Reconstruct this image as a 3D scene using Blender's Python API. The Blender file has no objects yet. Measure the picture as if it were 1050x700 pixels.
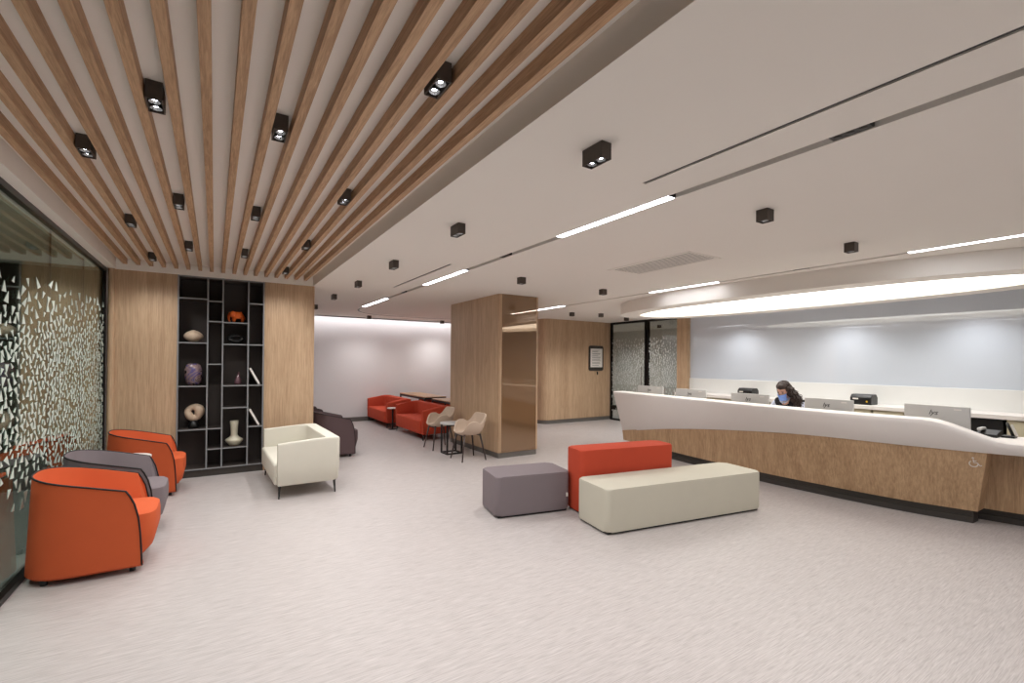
import bpy, bmesh, math, random
from mathutils import Vector, Matrix
PI = math.pi
C = bpy.context.scene.collection
R = random.Random(7)

# ------------------------------------------------------------------ materials
def lin(c):
    return tuple(((v/255)/12.92 if v/255 <= .04045 else ((v/255+.055)/1.055)**2.4) for v in c) + (1,)
def newmat(name):
    m = bpy.data.materials.new(name); m.use_nodes = True
    nt = m.node_tree; b = nt.nodes['Principled BSDF']
    return m, nt, b
def N(nt, t, **kw):
    n = nt.nodes.new(t)
    for k, v in kw.items(): setattr(n, k, v)
    return n
def plain(name, col, rough=.5, metal=0, spec=.5, coat=0, bump=0, bscale=200, var=0, vscale=6):
    m, nt, b = newmat(name)
    b.inputs['Base Color'].default_value = lin(col); b.inputs['Roughness'].default_value = rough
    b.inputs['Metallic'].default_value = metal; b.inputs['Specular IOR Level'].default_value = spec
    b.inputs['Coat Weight'].default_value = coat
    tc = N(nt, 'ShaderNodeTexCoord')
    no = N(nt, 'ShaderNodeTexNoise'); no.inputs['Scale'].default_value = vscale; no.inputs['Detail'].default_value = 3
    nt.links.new(tc.outputs['Object'], no.inputs['Vector'])
    mx = N(nt, 'ShaderNodeMixRGB'); c = lin(col)
    k = max(var, .015)
    mx.inputs[1].default_value = tuple(x*(1-k) for x in c[:3])+(1,); mx.inputs[2].default_value = tuple(min(1, x*(1+k)) for x in c[:3])+(1,)
    nt.links.new(no.outputs['Fac'], mx.inputs[0]); nt.links.new(mx.outputs[0], b.inputs['Base Color'])
    if bump:
        n2 = N(nt, 'ShaderNodeTexNoise'); n2.inputs['Scale'].default_value = bscale
        nt.links.new(tc.outputs['Object'], n2.inputs['Vector'])
        bp = N(nt, 'ShaderNodeBump'); bp.inputs['Strength'].default_value = bump; bp.inputs['Distance'].default_value = .002
        nt.links.new(n2.outputs['Fac'], bp.inputs['Height']); nt.links.new(bp.outputs[0], b.inputs['Normal'])
    return m
def wood(name, c1, c2, scale, rough=.5, plank=None, seam=0.006):
    """oak: long grain stretched along one axis, scale = xyz frequencies in world metres"""
    m, nt, b = newmat(name)
    g = N(nt, 'ShaderNodeNewGeometry')
    mp = N(nt, 'ShaderNodeMapping'); mp.inputs['Scale'].default_value = scale
    nt.links.new(g.outputs['Position'], mp.inputs['Vector'])
    n1 = N(nt, 'ShaderNodeTexNoise'); n1.inputs['Scale'].default_value = 1; n1.inputs['Detail'].default_value = 6; n1.inputs['Roughness'].default_value = .65; n1.inputs['Distortion'].default_value = .6
    nt.links.new(mp.outputs[0], n1.inputs['Vector'])
    mp2 = N(nt, 'ShaderNodeMapping'); mp2.inputs['Scale'].default_value = tuple(s*.13 for s in scale)
    nt.links.new(g.outputs['Position'], mp2.inputs['Vector'])
    n2 = N(nt, 'ShaderNodeTexNoise'); n2.inputs['Scale'].default_value = 1; n2.inputs['Detail'].default_value = 2
    nt.links.new(mp2.outputs[0], n2.inputs['Vector'])
    ad = N(nt, 'ShaderNodeMath', operation='MULTIPLY_ADD'); ad.inputs[1].default_value = .32
    nt.links.new(n2.outputs['Fac'], ad.inputs[0]); 
    s2 = N(nt, 'ShaderNodeMath', operation='MULTIPLY'); s2.inputs[1].default_value = .72
    nt.links.new(n1.outputs['Fac'], s2.inputs[0]); nt.links.new(s2.outputs[0], ad.inputs[2])
    cr = N(nt, 'ShaderNodeValToRGB'); cr.color_ramp.elements[0].position = .36; cr.color_ramp.elements[1].position = .66
    cr.color_ramp.elements[0].color = lin(c1); cr.color_ramp.elements[1].color = lin(c2)
    nt.links.new(ad.outputs[0], cr.inputs[0]); nt.links.new(cr.outputs[0], b.inputs['Base Color'])
    b.inputs['Roughness'].default_value = rough
    bp = N(nt, 'ShaderNodeBump'); bp.inputs['Strength'].default_value = .12; bp.inputs['Distance'].default_value = .002
    nt.links.new(n1.outputs['Fac'], bp.inputs['Height']); nt.links.new(bp.outputs[0], b.inputs['Normal'])
    return m
def emis(name, col, s):
    m, nt, b = newmat(name)
    b.inputs['Base Color'].default_value = (.8, .8, .8, 1)
    b.inputs['Emission Color'].default_value = lin(col); b.inputs['Emission Strength'].default_value = s
    return m
def glassmat(name, tint, refl=(1, 1, 1, 1), rough=.0, f0=.04, boost=1.0):
    m, nt, b = newmat(name); nt.nodes.remove(b)
    lw = N(nt, 'ShaderNodeLayerWeight'); lw.inputs['Blend'].default_value = .5
    p = N(nt, 'ShaderNodeMath', operation='POWER'); p.inputs[1].default_value = 5
    nt.links.new(lw.outputs['Facing'], p.inputs[0])
    ma = N(nt, 'ShaderNodeMath', operation='MULTIPLY_ADD'); ma.inputs[1].default_value = (1-f0)*boost; ma.inputs[2].default_value = f0; ma.use_clamp = True
    nt.links.new(p.outputs[0], ma.inputs[0])
    t = N(nt, 'ShaderNodeBsdfTransparent'); t.inputs[0].default_value = tint
    gl = N(nt, 'ShaderNodeBsdfGlossy'); gl.inputs['Color'].default_value = refl; gl.inputs['Roughness'].default_value = rough
    mx = N(nt, 'ShaderNodeMixShader')
    nt.links.new(ma.outputs[0], mx.inputs[0]); nt.links.new(t.outputs[0], mx.inputs[1]); nt.links.new(gl.outputs[0], mx.inputs[2])
    nt.links.new(mx.outputs[0], nt.nodes['Material Output'].inputs['Surface'])
    return m
def floormat():
    m, nt, b = newmat('streaked_vinyl')
    g = N(nt, 'ShaderNodeNewGeometry')
    def noise(sc, det=3, dist=0):
        mp = N(nt, 'ShaderNodeMapping'); mp.inputs['Scale'].default_value = sc
        nt.links.new(g.outputs['Position'], mp.inputs['Vector'])
        n = N(nt, 'ShaderNodeTexNoise'); n.inputs['Scale'].default_value = 1; n.inputs['Detail'].default_value = det; n.inputs['Distortion'].default_value = dist
        nt.links.new(mp.outputs[0], n.inputs['Vector']); return n
    a = noise((9, 215, 1), 4, .4); c = noise((3.2, 75, 1), 2, .3); d = noise((.8, .8, 1), 2)
    m1 = N(nt, 'ShaderNodeMath', operation='MULTIPLY_ADD'); m1.inputs[1].default_value = .75
    s = N(nt, 'ShaderNodeMath', operation='MULTIPLY'); s.inputs[1].default_value = .25
    nt.links.new(c.outputs['Fac'], s.inputs[0]); nt.links.new(a.outputs['Fac'], m1.inputs[0]); nt.links.new(s.outputs[0], m1.inputs[2])
    cr = N(nt, 'ShaderNodeValToRGB'); e = cr.color_ramp.elements
    e[0].position = .34; e[0].color = lin((160, 152, 150)); e[1].position = .66; e[1].color = lin((194, 187, 185))
    x = cr.color_ramp.elements.new(.5); x.color = lin((179, 172, 170))
    nt.links.new(m1.outputs[0], cr.inputs[0]); nt.links.new(cr.outputs[0], b.inputs['Base Color'])
    b.inputs['Roughness'].default_value = .42; b.inputs['Specular IOR Level'].default_value = .35
    bp = N(nt, 'ShaderNodeBump'); bp.inputs['Strength'].default_value = .15; bp.inputs['Distance'].default_value = .002
    nt.links.new(a.outputs['Fac'], bp.inputs['Height']); nt.links.new(bp.outputs[0], b.inputs['Normal'])
    return m
M = {
 'floor': floormat(),
 'ceil': plain('ceiling_paint', (238, 233, 226), .8, spec=.2, var=.01, vscale=1),
 'wall': plain('wall_paint', (232, 229, 230), .8, spec=.2, vscale=1),
 'oak': wood('oak_veneer_vertical', (168, 138, 108), (206, 176, 144), (70, 70, 3), .5),
 'oak_slat': wood('oak_slat_lengthwise', (154, 118, 86), (206, 168, 132), (130, 7, 130), .55),
 'oak_desk': wood('oak_desk_front', (160, 128, 94), (204, 171, 134), (60, 60, 4), .45),
 'oak_table': wood('oak_tabletop', (146, 108, 76), (196, 156, 118), (40, 3, 40), .4),
 'bronze': None,
 'dark': plain('dark_metal', (44, 40, 38), .45, metal=.3),
 'black': plain('black_satin', (14, 14, 15), .4),
 'lampbody': plain('bronze_black_lamp', (78, 69, 62), .5, metal=.2, var=.1, vscale=60),
 'frame': plain('black_window_frame', (28, 26, 26), .35, metal=.4),
 'plinth': plain('plinth_grey', (70, 66, 62), .5, metal=.3),
 'skirt': plain('skirting_grey', (112, 108, 104), .5, metal=.2),
 'shelf_in': plain('dark_shelf_back', (70, 62, 58), .6, var=.05),
 'shelf_edge': plain('grey_shelf_edge', (132, 134, 136), .45),
 'orange': plain('orange_fabric', (200, 91, 52), .8, spec=.25, bump=.25, bscale=500, var=.04),
 'plum': plain('grey_plum_fabric', (124, 114, 117), .85, spec=.2, bump=.25, bscale=500, var=.04),
 'plumdark': plain('plum_leather', (92, 74, 76), .6, spec=.3, bump=.15, bscale=300, var=.04),
 'red': plain('red_fabric', (186, 73, 50), .85, spec=.2, bump=.25, bscale=500, var=.04),
 'beige': plain('beige_fabric', (210, 206, 193), .85, spec=.2, bump=.3, bscale=450, var=.03),
 'greige': plain('greige_fabric', (196, 191, 176), .9, spec=.15, bump=.3, bscale=450, var=.03),
 'seatshell': plain('taupe_fabric', (196, 176, 158), .85, spec=.2, bump=.25, bscale=500, var=.03),
 'chairleg': plain('dark_walnut_leg', (62, 48, 44), .5),
 'piping': plain('black_piping', (24, 18, 18), .6),
 'white': plain('white_solid_surface', (236, 231, 228), .55, spec=.3, var=.01),
 'whitetop': plain('white_tabletop', (226, 222, 216), .35),
 'cream': plain('cream_laminate', (206, 198, 172), .4),
 'splash': plain('white_splash_panel', (228, 229, 228), .35),
 'steel': plain('light_grey_shell', (196, 195, 193), .4, metal=.1, var=.03),
 'knob': plain('steel_knob', (150, 146, 140), .3, metal=.9),
 'stone': plain('beige_ceramic', (206, 184, 160), .6, var=.12, vscale=30, bump=.5, bscale=60),
 'vase': plain('pale_glazed_ceramic', (204, 198, 176), .45, var=.06, vscale=40),
 'plumglaze': plain('plum_glaze', (120, 88, 96), .2, var=.2, vscale=25),
 'elephant': plain('orange_lacquer', (232, 104, 30), .45, var=.15, vscale=20),
 'paper': plain('white_paper', (232, 228, 222), .7),
 'ink': plain('grey_print', (120, 116, 112), .8),
 'inkdark': plain('black_print', (25, 25, 28), .6),
 'yellow': plain('yellow_button', (236, 190, 30), .5),
 'skin': plain('skin', (222, 174, 152), .55, var=.04),
 'hair': plain('dark_brown_hair', (46, 28, 22), .5, var=.35, vscale=40),
 'mask': plain('blue_mask_cloth', (132, 168, 242), .8, var=.04),
 'vest': plain('black_vest_cloth', (20, 18, 26), .85),
 'blouse': plain('pale_blue_cloth', (206, 212, 232), .85),
 'decal': plain('frosted_film', (196, 206, 196), .7),
 'decal2': plain('frosted_film_grey', (205, 208, 205), .7),
 'led': emis('led_diffuser', (246, 248, 255), 17),
 'panel_led': emis('luminous_ceiling', (255, 252, 242), 4.5),
 'cove_led': emis('cove_led', (250, 250, 255), 14),
 'lamp_lens': emis('lamp_lens', (235, 240, 255), 30),
 'glass': glassmat('clear_glass', (.74, .82, .78, 1), (.9, 1, .95, 1), f0=.06, boost=1.35),
 'doorglass': glassmat('door_glass', (.80, .83, .81, 1), f0=.06, boost=.8),
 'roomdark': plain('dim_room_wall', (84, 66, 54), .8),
 'frost': plain('pale_corridor_wall', (222, 222, 218), .8),
}
def bluepanel():
    m, nt, b = newmat('back_painted_glass')
    b.inputs['Base Color'].default_value = lin((208, 215, 226)); b.inputs['Roughness'].default_value = .3
    b.inputs['Coat Weight'].default_value = 1; b.inputs['Coat Roughness'].default_value = .015; b.inputs['Coat IOR'].default_value = 1.85; b.inputs['Specular IOR Level'].default_value = 0
    return m
M['bluepanel'] = bluepanel()
def bronzem():
    m, nt, b = newmat('bronze_glass')
    b.inputs['Base Color'].default_value = lin((124, 96, 70)); b.inputs['Specular IOR Level'].default_value = 0; b.inputs['Roughness'].default_value = .4
    g = N(nt, 'ShaderNodeBsdfGlossy'); g.inputs['Color'].default_value = lin((200, 180, 162)); g.inputs['Roughness'].default_value = .01
    lw = N(nt, 'ShaderNodeLayerWeight'); lw.inputs['Blend'].default_value = .35
    ma = N(nt, 'ShaderNodeMath', operation='MULTIPLY_ADD'); ma.inputs[1].default_value = .5; ma.inputs[2].default_value = .24
    nt.links.new(lw.outputs['Fresnel'], ma.inputs[0])
    mx = N(nt, 'ShaderNodeMixShader'); nt.links.new(ma.outputs[0], mx.inputs[0]); nt.links.new(b.outputs[0], mx.inputs[1]); nt.links.new(g.outputs[0], mx.inputs[2])
    nt.links.new(mx.outputs[0], nt.nodes['Material Output'].inputs['Surface'])
    return m
M['bronze'] = bronzem()
def jarm():
    m, nt, b = newmat('marbled_glaze')
    tc = N(nt, 'ShaderNodeTexCoord'); n = N(nt, 'ShaderNodeTexNoise'); n.inputs['Scale'].default_value = 6; n.inputs['Distortion'].default_value = 2.5
    nt.links.new(tc.outputs['Object'], n.inputs['Vector'])
    cr = N(nt, 'ShaderNodeValToRGB'); e = cr.color_ramp.elements
    e[0].position = .38; e[0].color = lin((30, 24, 30)); e[1].position = .75; e[1].color = lin((120, 84, 70))
    for p, c in ((.44, (150, 126, 124)), (.55, (128, 108, 116)), (.62, (80, 76, 128))):
        k = e.new(p); k.color = lin(c)
    nt.links.new(n.outputs['Fac'], cr.inputs[0]); nt.links.new(cr.outputs[0], b.inputs['Base Color']); b.inputs['Roughness'].default_value = .25
    return m
M['jar'] = jarm()

# ------------------------------------------------------------------ mesh helpers
def bx(bm, x0, x1, y0, y1, z0, z1, bev=0, seg=3):
    v = [bm.verts.new((x, y, z)) for x in (x0, x1) for y in (y0, y1) for z in (z0, z1)]
    f = [bm.faces.new([v[i] for i in q]) for q in ((0,1,3,2),(4,6,7,5),(0,4,5,1),(2,3,7,6),(0,2,6,4),(1,5,7,3))]
    if bev:
        es = list({e for q in f for e in q.edges})
        bmesh.ops.bevel(bm, geom=es, offset=bev, segments=seg, profile=.5, affect='EDGES')
def prism(bm, pts, z0, z1):
    """closed polygon extruded along z"""
    n = len(pts)
    a = [bm.verts.new((p[0], p[1], z0)) for p in pts]; b = [bm.verts.new((p[0], p[1], z1)) for p in pts]
    for i in range(n): bm.faces.new((a[i], a[(i+1) % n], b[(i+1) % n], b[i]))
    bm.faces.new(a[::-1]); bm.faces.new(b)
def lathe(bm, prof, cx=0, cy=0, seg=32, sx=1, sy=1):
    rings = []
    for r, z in prof:
        if r < 1e-5: rings.append([bm.verts.new((cx, cy, z))])
        else: rings.append([bm.verts.new((cx+sx*r*math.cos(2*PI*i/seg), cy+sy*r*math.sin(2*PI*i/seg), z)) for i in range(seg)])
    for a, b in zip(rings, rings[1:]):
        for i in range(seg):
            j = (i+1) % seg
            if len(a) == 1 and len(b) == 1: continue
            if len(a) == 1: bm.faces.new((a[0], b[j], b[i]))
            elif len(b) == 1: bm.faces.new((a[i], a[j], b[0]))
            else: bm.faces.new((a[i], a[j], b[j], b[i]))
def tube(bm, pts, r, seg=8, closed=False, cap=True):
    pts = [Vector(p) for p in pts]; n = len(pts); rings = []
    rr = r if isinstance(r, (list, tuple)) else [r]*n
    up = Vector((0, 0, 1)); prev = None
    for i, p in enumerate(pts):
        if closed: t = pts[(i+1) % n]-pts[i-1]
        else: t = pts[min(i+1, n-1)]-pts[max(i-1, 0)]
        t.normalize()
        if prev is None:
            a = t.cross(up) if abs(t.dot(up)) < .95 else t.cross(Vector((1, 0, 0)))
        else: a = prev - t*prev.dot(t)
        a.normalize(); prev = a; b = t.cross(a)
        rings.append([bm.verts.new(p + (a*math.cos(2*PI*k/seg)+b*math.sin(2*PI*k/seg))*rr[i]) for k in range(seg)])
    m = n if closed else n-1
    for i in range(m):
        A, B = rings[i], rings[(i+1) % n]
        for k in range(seg):
            l = (k+1) % seg; bm.faces.new((A[k], A[l], B[l], B[k]))
    if cap and not closed: bm.faces.new(rings[0][::-1]); bm.faces.new(rings[-1])
def grid(bm, rows, close_u=False, close_v=False):
    """rows: list of lists of points; builds quads"""
    V = [[bm.verts.new(p) for p in r] for r in rows]
    nu, nv = len(V), len(V[0])
    for i in range(nu if close_u else nu-1):
        for j in range(nv if close_v else nv-1):
            a, b, c, d = V[i][j], V[(i+1) % nu][j], V[(i+1) % nu][(j+1) % nv], V[i][(j+1) % nv]
            bm.faces.new((a, b, c, d))
    return V
def ellip(bm, c, r, u=24, v=14, fn=None):
    prof = []
    rows = []
    for j in range(v+1):
        ph = PI*j/v; row = []
        for i in range(u):
            th = 2*PI*i/u
            p = Vector((math.sin(ph)*math.cos(th), math.sin(ph)*math.sin(th), math.cos(ph)))
            if fn: p = fn(p)
            row.append((c[0]+p.x*r[0], c[1]+p.y*r[1], c[2]+p.z*r[2]))
        rows.append(row)
    grid(bm, rows, close_v=True)
    bmesh.ops.remove_doubles(bm, verts=bm.verts, dist=1e-6)
def obj(name, bm, m, parent=None, smooth=False, mods=(), label=None):
    bmesh.ops.recalc_face_normals(bm, faces=bm.faces)
    me = bpy.data.meshes.new(name); bm.to_mesh(me); bm.free()
    if smooth:
        for p in me.polygons: p.use_smooth = True
    me.materials.append(M[m] if isinstance(m, str) else m)
    o = bpy.data.objects.new(name, me); C.objects.link(o)
    if parent: o.parent = parent
    for t, kw in mods:
        md = o.modifiers.new(t.lower(), t)
        for k, v in kw.items(): setattr(md, k, v)
    if smooth == 'auto':
        me.set_sharp_from_angle(angle=math.radians(40))
    if label: o['label'] = label
    return o
def B(): return bmesh.new()
def boxo(name, m, parent, x0, x1, y0, y1, z0, z1, bev=0, seg=3, label=None):
    bm = B(); bx(bm, x0, x1, y0, y1, z0, z1, bev, seg)
    return obj(name, bm, m, parent, smooth='auto' if bev else False, label=label)
def struct(o): o['kind'] = 'structure'; return o
def thing(name, label, cat, loc=(0,0,0), rotz=0, group=None):
    o = bpy.data.objects.new(name, None); C.objects.link(o); o.empty_display_size = .1
    o.location = loc; o.rotation_euler = (0, 0, rotz); o['label'] = label; o['category'] = cat
    if group: o['group'] = group
    return o
def tag(o, label, cat, group=None):
    o['label'] = label; o['category'] = cat
    if group: o['group'] = group
    return o
def dup(root, loc, rotz, label, group=None, mat=None):
    r = root.copy(); C.objects.link(r); r.location = loc; r.rotation_euler = (0, 0, rotz); r['label'] = label
    if group: r['group'] = group
    def rec(src, dst):
        for ch in list(src.children):
            c = ch.copy(); C.objects.link(c); c.parent = dst; rec(ch, c)
            if mat and c.type == 'MESH':
                for old, new in mat.items():
                    if c.data.materials and c.data.materials[0] == M[old]:
                        c.data = c.data.copy(); c.data.materials[0] = M[new]
    rec(root, r); return r
def skin(name, verts, edges, radii, m, parent, sub=2, root=0):
    me = bpy.data.meshes.new(name); me.from_pydata(verts, edges, []); me.update()
    me.materials.append(M[m]); o = bpy.data.objects.new(name, me); C.objects.link(o)
    if parent: o.parent = parent
    md = o.modifiers.new('skin', 'SKIN'); md.use_smooth_shade = True
    for i, r in enumerate(radii):
        me.skin_vertices[0].data[i].radius = (r, r) if not isinstance(r, tuple) else r
        me.skin_vertices[0].data[i].use_root = (i == root)
    s = o.modifiers.new('sub', 'SUBSURF'); s.levels = sub; s.render_levels = sub
    return o
def interp(x, pts):
    pts = sorted(pts)
    if x <= pts[0][0]: return pts[0][1]
    if x >= pts[-1][0]: return pts[-1][1]
    for (a, b), (c, d) in zip(pts, pts[1:]):
        if a <= x <= c: return b+(d-b)*(x-a)/(c-a)
def cr(x, pts):
    """smooth (monotone-ish) interpolation"""
    pts = sorted(pts); n = len(pts)
    if x <= pts[0][0]: return pts[0][1]
    if x >= pts[-1][0]: return pts[-1][1]
    s = []
    for i in range(n):
        a = pts[max(i-1, 0)]; b = pts[min(i+1, n-1)]; s.append((b[1]-a[1])/(b[0]-a[0]))
    for i in range(n-1):
        (a, ya), (c, yc) = pts[i], pts[i+1]
        if a <= x <= c:
            h = c-a; t = (x-a)/h
            return (2*t**3-3*t*t+1)*ya+(t**3-2*t*t+t)*h*s[i]+(-2*t**3+3*t*t)*yc+(t**3-t*t)*h*s[i+1]
ORD = ['nearest', 'second nearest', 'third nearest', 'fourth nearest', 'fifth nearest', 'sixth nearest']

# ------------------------------------------------------------------ camera
yaw, pit, rol = math.radians(32.53), math.radians(.345), math.radians(.451)
F = Vector((math.sin(yaw)*math.cos(pit), math.cos(yaw)*math.cos(pit), math.sin(pit)))
Rt = Vector((math.cos(yaw), -math.sin(yaw), 0)); U = Rt.cross(F)
r_ = Rt*math.cos(rol)+U*math.sin(rol); u_ = -Rt*math.sin(rol)+U*math.cos(rol)
cam = bpy.data.cameras.new('camera'); co = bpy.data.objects.new('camera', cam); C.objects.link(co)
mw = Matrix(((r_.x, u_.x, -F.x, 0), (r_.y, u_.y, -F.y, 0), (r_.z, u_.z, -F.z, 1.6), (0, 0, 0, 1)))
co.matrix_world = mw
cam.sensor_width = 36; cam.lens = 478.1/1050*36; cam.shift_y = 18.4/1050; cam.clip_start = .05
bpy.context.scene.camera = co

# ------------------------------------------------------------------ shell of the room
H = 2.74; ZR = 2.885; GX = -1.17; RX = 9.5; Y0 = -3.6; YB = 12.7; SX0, SX1, SY1 = -1.06, 1.26, 7.65
boxo('floor', 'floor', None, -5, 12.5, Y0, YB+.1, -.1, 0); struct(bpy.data.objects['floor'])

def plate(bm, x0, x1, y0, y1, z, holes, depths):
    xs = sorted({x0, x1, *[h[0] for h in holes], *[h[1] for h in holes]}); ys = sorted({y0, y1, *[h[2] for h in holes], *[h[3] for h in holes]})
    for a, b in zip(xs, xs[1:]):
        for c, d in zip(ys, ys[1:]):
            mx, my = (a+b)/2, (c+d)/2
            if any(h[0] < mx < h[1] and h[2] < my < h[3] for h in holes): continue
            bm.faces.new([bm.verts.new(p) for p in ((a, c, z), (a, d, z), (b, d, z), (b, c, z))])
    for (a, b, c, d), dp in zip(holes, depths):
        t = z+dp
        for p, q in (((a, c), (b, c)), ((b, c), (b, d)), ((b, d), (a, d)), ((a, d), (a, c))):
            bm.faces.new([bm.verts.new(v) for v in ((*p, z), (*q, z), (*q, t), (*p, t))])
        bm.faces.new([bm.verts.new(v) for v in ((a, c, t), (a, d, t), (b, d, t), (b, c, t))])
GA = (2.595, 2.665, Y0+.2, 9.95); SB1 = (2.272, 2.302, Y0+.2, 2.045); SB2 = (2.30, 2.335, 4.98, 7.04)
GC = (5.885, 5.955, Y0+.2, 9.0); VT = (4.06, 4.57, 3.04, 4.16)
holes = [(SX0, SX1, Y0+.1, SY1), GA, SB1, SB2, GC, VT, (-1.0, 9.3, 12.38, 12.7)]
bm = B(); plate(bm, -5, 12.5, Y0, YB, H, holes, [ZR-H, .045, .10, .10, .045, .08, .24])
bx(bm, -5, 12.5, Y0, YB+.1, 3.05, 3.1)
struct(obj('ceiling', bm, 'ceil'))

# walls
bm = B(); bx(bm, -5, RX+3, YB, YB+.1, 0, 3.05); struct(obj('wall_back', bm, 'wall'))
bm = B(); bx(bm, -5, RX+3, Y0-.1, Y0, 0, 3.05); struct(obj('wall_front', bm, 'wall'))
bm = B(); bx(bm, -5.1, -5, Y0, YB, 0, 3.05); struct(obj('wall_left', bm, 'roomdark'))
bm = B(); bx(bm, 12.5, 12.6, Y0, YB, 0, 3.05); bx(bm, RX, RX+.12, Y0, 7.0, 0, H); struct(obj('wall_right', bm, 'frost'))
boxo('baseboard_back', 'skirt', None, -1.2, RX, YB-.02, YB, 0, .11); struct(bpy.data.objects['baseboard_back'])
# blue-grey back-painted glass on the right wall, white splash panel below, oak post
struct(boxo('trim_1', 'bluepanel', None, RX-.02, RX, Y0, 7.03, 1.262, H))
struct(boxo('trim_2', 'splash', None, RX-.05, RX, Y0, 7.03, .9, 1.262, .003, 1))
struct(boxo('trim_3', 'oak', None, RX-.12, RX+.12, 7.03, 7.33, 0, H))
# oak block left with the shelves (left panel, right panel, top), with rounded reveal at the glass corner
bm = B()
bx(bm, -1.13, -.425, 7.66, 8.05, 0, H); bx(bm, .605, 1.285, 7.66, 8.05, 0, H, .006, 1)
bx(bm, -.43, .61, 8.02, 8.06, 0, H)
for k in range(1): tube(bm, [(-1.1, 7.64, 0), (-1.1, 7.64, H)], .035, 16)
struct(obj('wall_back_oak', bm, 'oak', smooth='auto')).name = 'wall_centre'
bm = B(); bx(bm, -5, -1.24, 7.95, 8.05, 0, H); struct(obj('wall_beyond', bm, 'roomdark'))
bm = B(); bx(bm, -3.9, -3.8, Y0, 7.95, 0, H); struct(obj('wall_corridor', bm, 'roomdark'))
boxo('trim_4', 'ceil', None, SX0-.002, SX1+.002, 7.652, 7.66, H-.001, ZR+.01); struct(bpy.data.objects['trim_4'])
# far oak block with rounded left corner
pts = [(7.14, 12.7), (7.14, 9.95)] + [(7.39-.25*math.cos(a), 9.95-.25*math.sin(a)) for a in [PI/2*i/8 for i in range(1, 9)]] + [(RX+.1, 9.7), (RX+.1, 12.7)]
bm = B(); prism(bm, pts, .1, H); struct(obj('wall_far', bm, 'oak', smooth='auto'))
pts2 = [(x+.02 if x < 7.5 else x, y+.015 if y < 9.8 else y) for x, y in pts]
bm = B(); prism(bm, pts2, 0, .1); struct(obj('baseboard_far', bm, 'skirt', smooth='auto'))

# free-standing column: oak on the sides, bronze glass facing the camera
CX0, CX1, CY0, CY1 = 3.98, 4.79, 6.64, 8.56
col = []
def rr(x0, x1, y0, y1, r, n=5):
    p = []
    for cx, cy, a0 in ((x0+r, y0+r, PI), (x1-r, y0+r, 1.5*PI), (x1-r, y1-r, 0), (x0+r, y1-r, PI/2)):
        for i in range(n+1):
            a = a0+PI/2*i/n; p.append((cx+r*math.cos(a), cy+r*math.sin(a)))
    return p
bm = B(); prism(bm, rr(CX0, CX1, CY0, CY1, .045), .09, H); c1 = struct(obj('wall_column', bm, 'oak', smooth='auto'))
struct(boxo('bronze_glass_panel', 'bronze', c1, CX0+.055, CX1-.055, CY0-.006, CY0+.01, .10, H-.004))
bm = B(); prism(bm, rr(CX0+.012, CX1-.012, CY0+.012, CY1-.012, .04), 0, .09); struct(obj('baseboard_column', bm, 'skirt', smooth='auto'))

# ---------------- left glass wall with frame, joints and triangle film
gw = struct(boxo('window_1', 'frame', None, GX-.035, GX+.025, Y0, 7.62, 0, .045))
boxo('head_rail', 'frame', gw, GX-.035, GX+.025, Y0, 7.62, H-.045, H)
boxo('corner_mullion', 'frame', gw, GX-.035, GX+.02, 7.6, 7.65, .045, H-.045)
js = [Y0, -2.2, .4, 3.0, 5.38, 6.55, 7.6]
for a, b in zip(js, js[1:]):
    boxo('glass_pane', 'glass', gw, GX-.008, GX+.004, a+.003, b-.003, .04, H-.04)
for y in js[1:-1]:
    boxo('joint', 'dark', gw, GX-.008, GX+.004, y-.003, y+.003, .04, H-.04)
def film(name, parent, m, Ya, Yb, X, dens, size, seed, side=-1, wide=1):
    r = random.Random(seed); bm = B(); placed = {}
    for k in range(60000):
        y = r.uniform(Ya, Yb); z = r.uniform(.25, 2.35); d = dens(y, z)
        if r.random() > d[0]: continue
        key = (int(y/size/wide), int(z/size)); ok = True
        for i in (-1, 0, 1):
            for j in (-1, 0, 1):
                for q in placed.get((key[0]+i, key[1]+j), ()):
                    if ((q[0]-y)/wide)**2+(q[1]-z)**2 < (size*.70*d[1])**2: ok = False
        if not ok: continue
        placed.setdefault(key, []).append((y, z))
        s = size*r.uniform(.55, 1.15)*.62*d[1]**.5; a = r.choice((-1, 1))*PI/2+r.uniform(-.6, .6)
        P = []
        for q, l in ((0, 1.25), (2.35, .66), (3.95, .60)):
            P.append((y+s*l*wide*math.cos(a+q), z+s*l*math.sin(a+q)))
        x0, x1 = X, X-.0012*side
        A = [bm.verts.new((x0, *p)) for p in P]; Bv = [bm.verts.new((x1, *p)) for p in P]
        bm.faces.new(A); bm.faces.new(Bv[::-1])
        for i in range(3): bm.faces.new((A[i], A[(i+1) % 3], Bv[(i+1) % 3], Bv[i]))
    o = obj(name, bm, m, parent); o['kind'] = 'stuff'; return o
def dl(y, z):
    t = interp(y, [(3.5, 0), (7.6, 1)])
    top = 2.12+.13*t; lo = .95-.55*t
    if z > top+.05 or z < lo-.25: return (0, 1)
    up = max(0, min(1, (top+.05-z)/.42)); dn = max(0, min(1, (z-lo+.25)/.4))
    k = min(up, dn)
    return (.02+.98*k**1.6 if k > 0 else 0, 1.9-.95*k)
film('triangle_film', gw, 'decal', 3.4, 7.58, GX+.0055, dl, .062, 3, wide=1.9)

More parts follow.
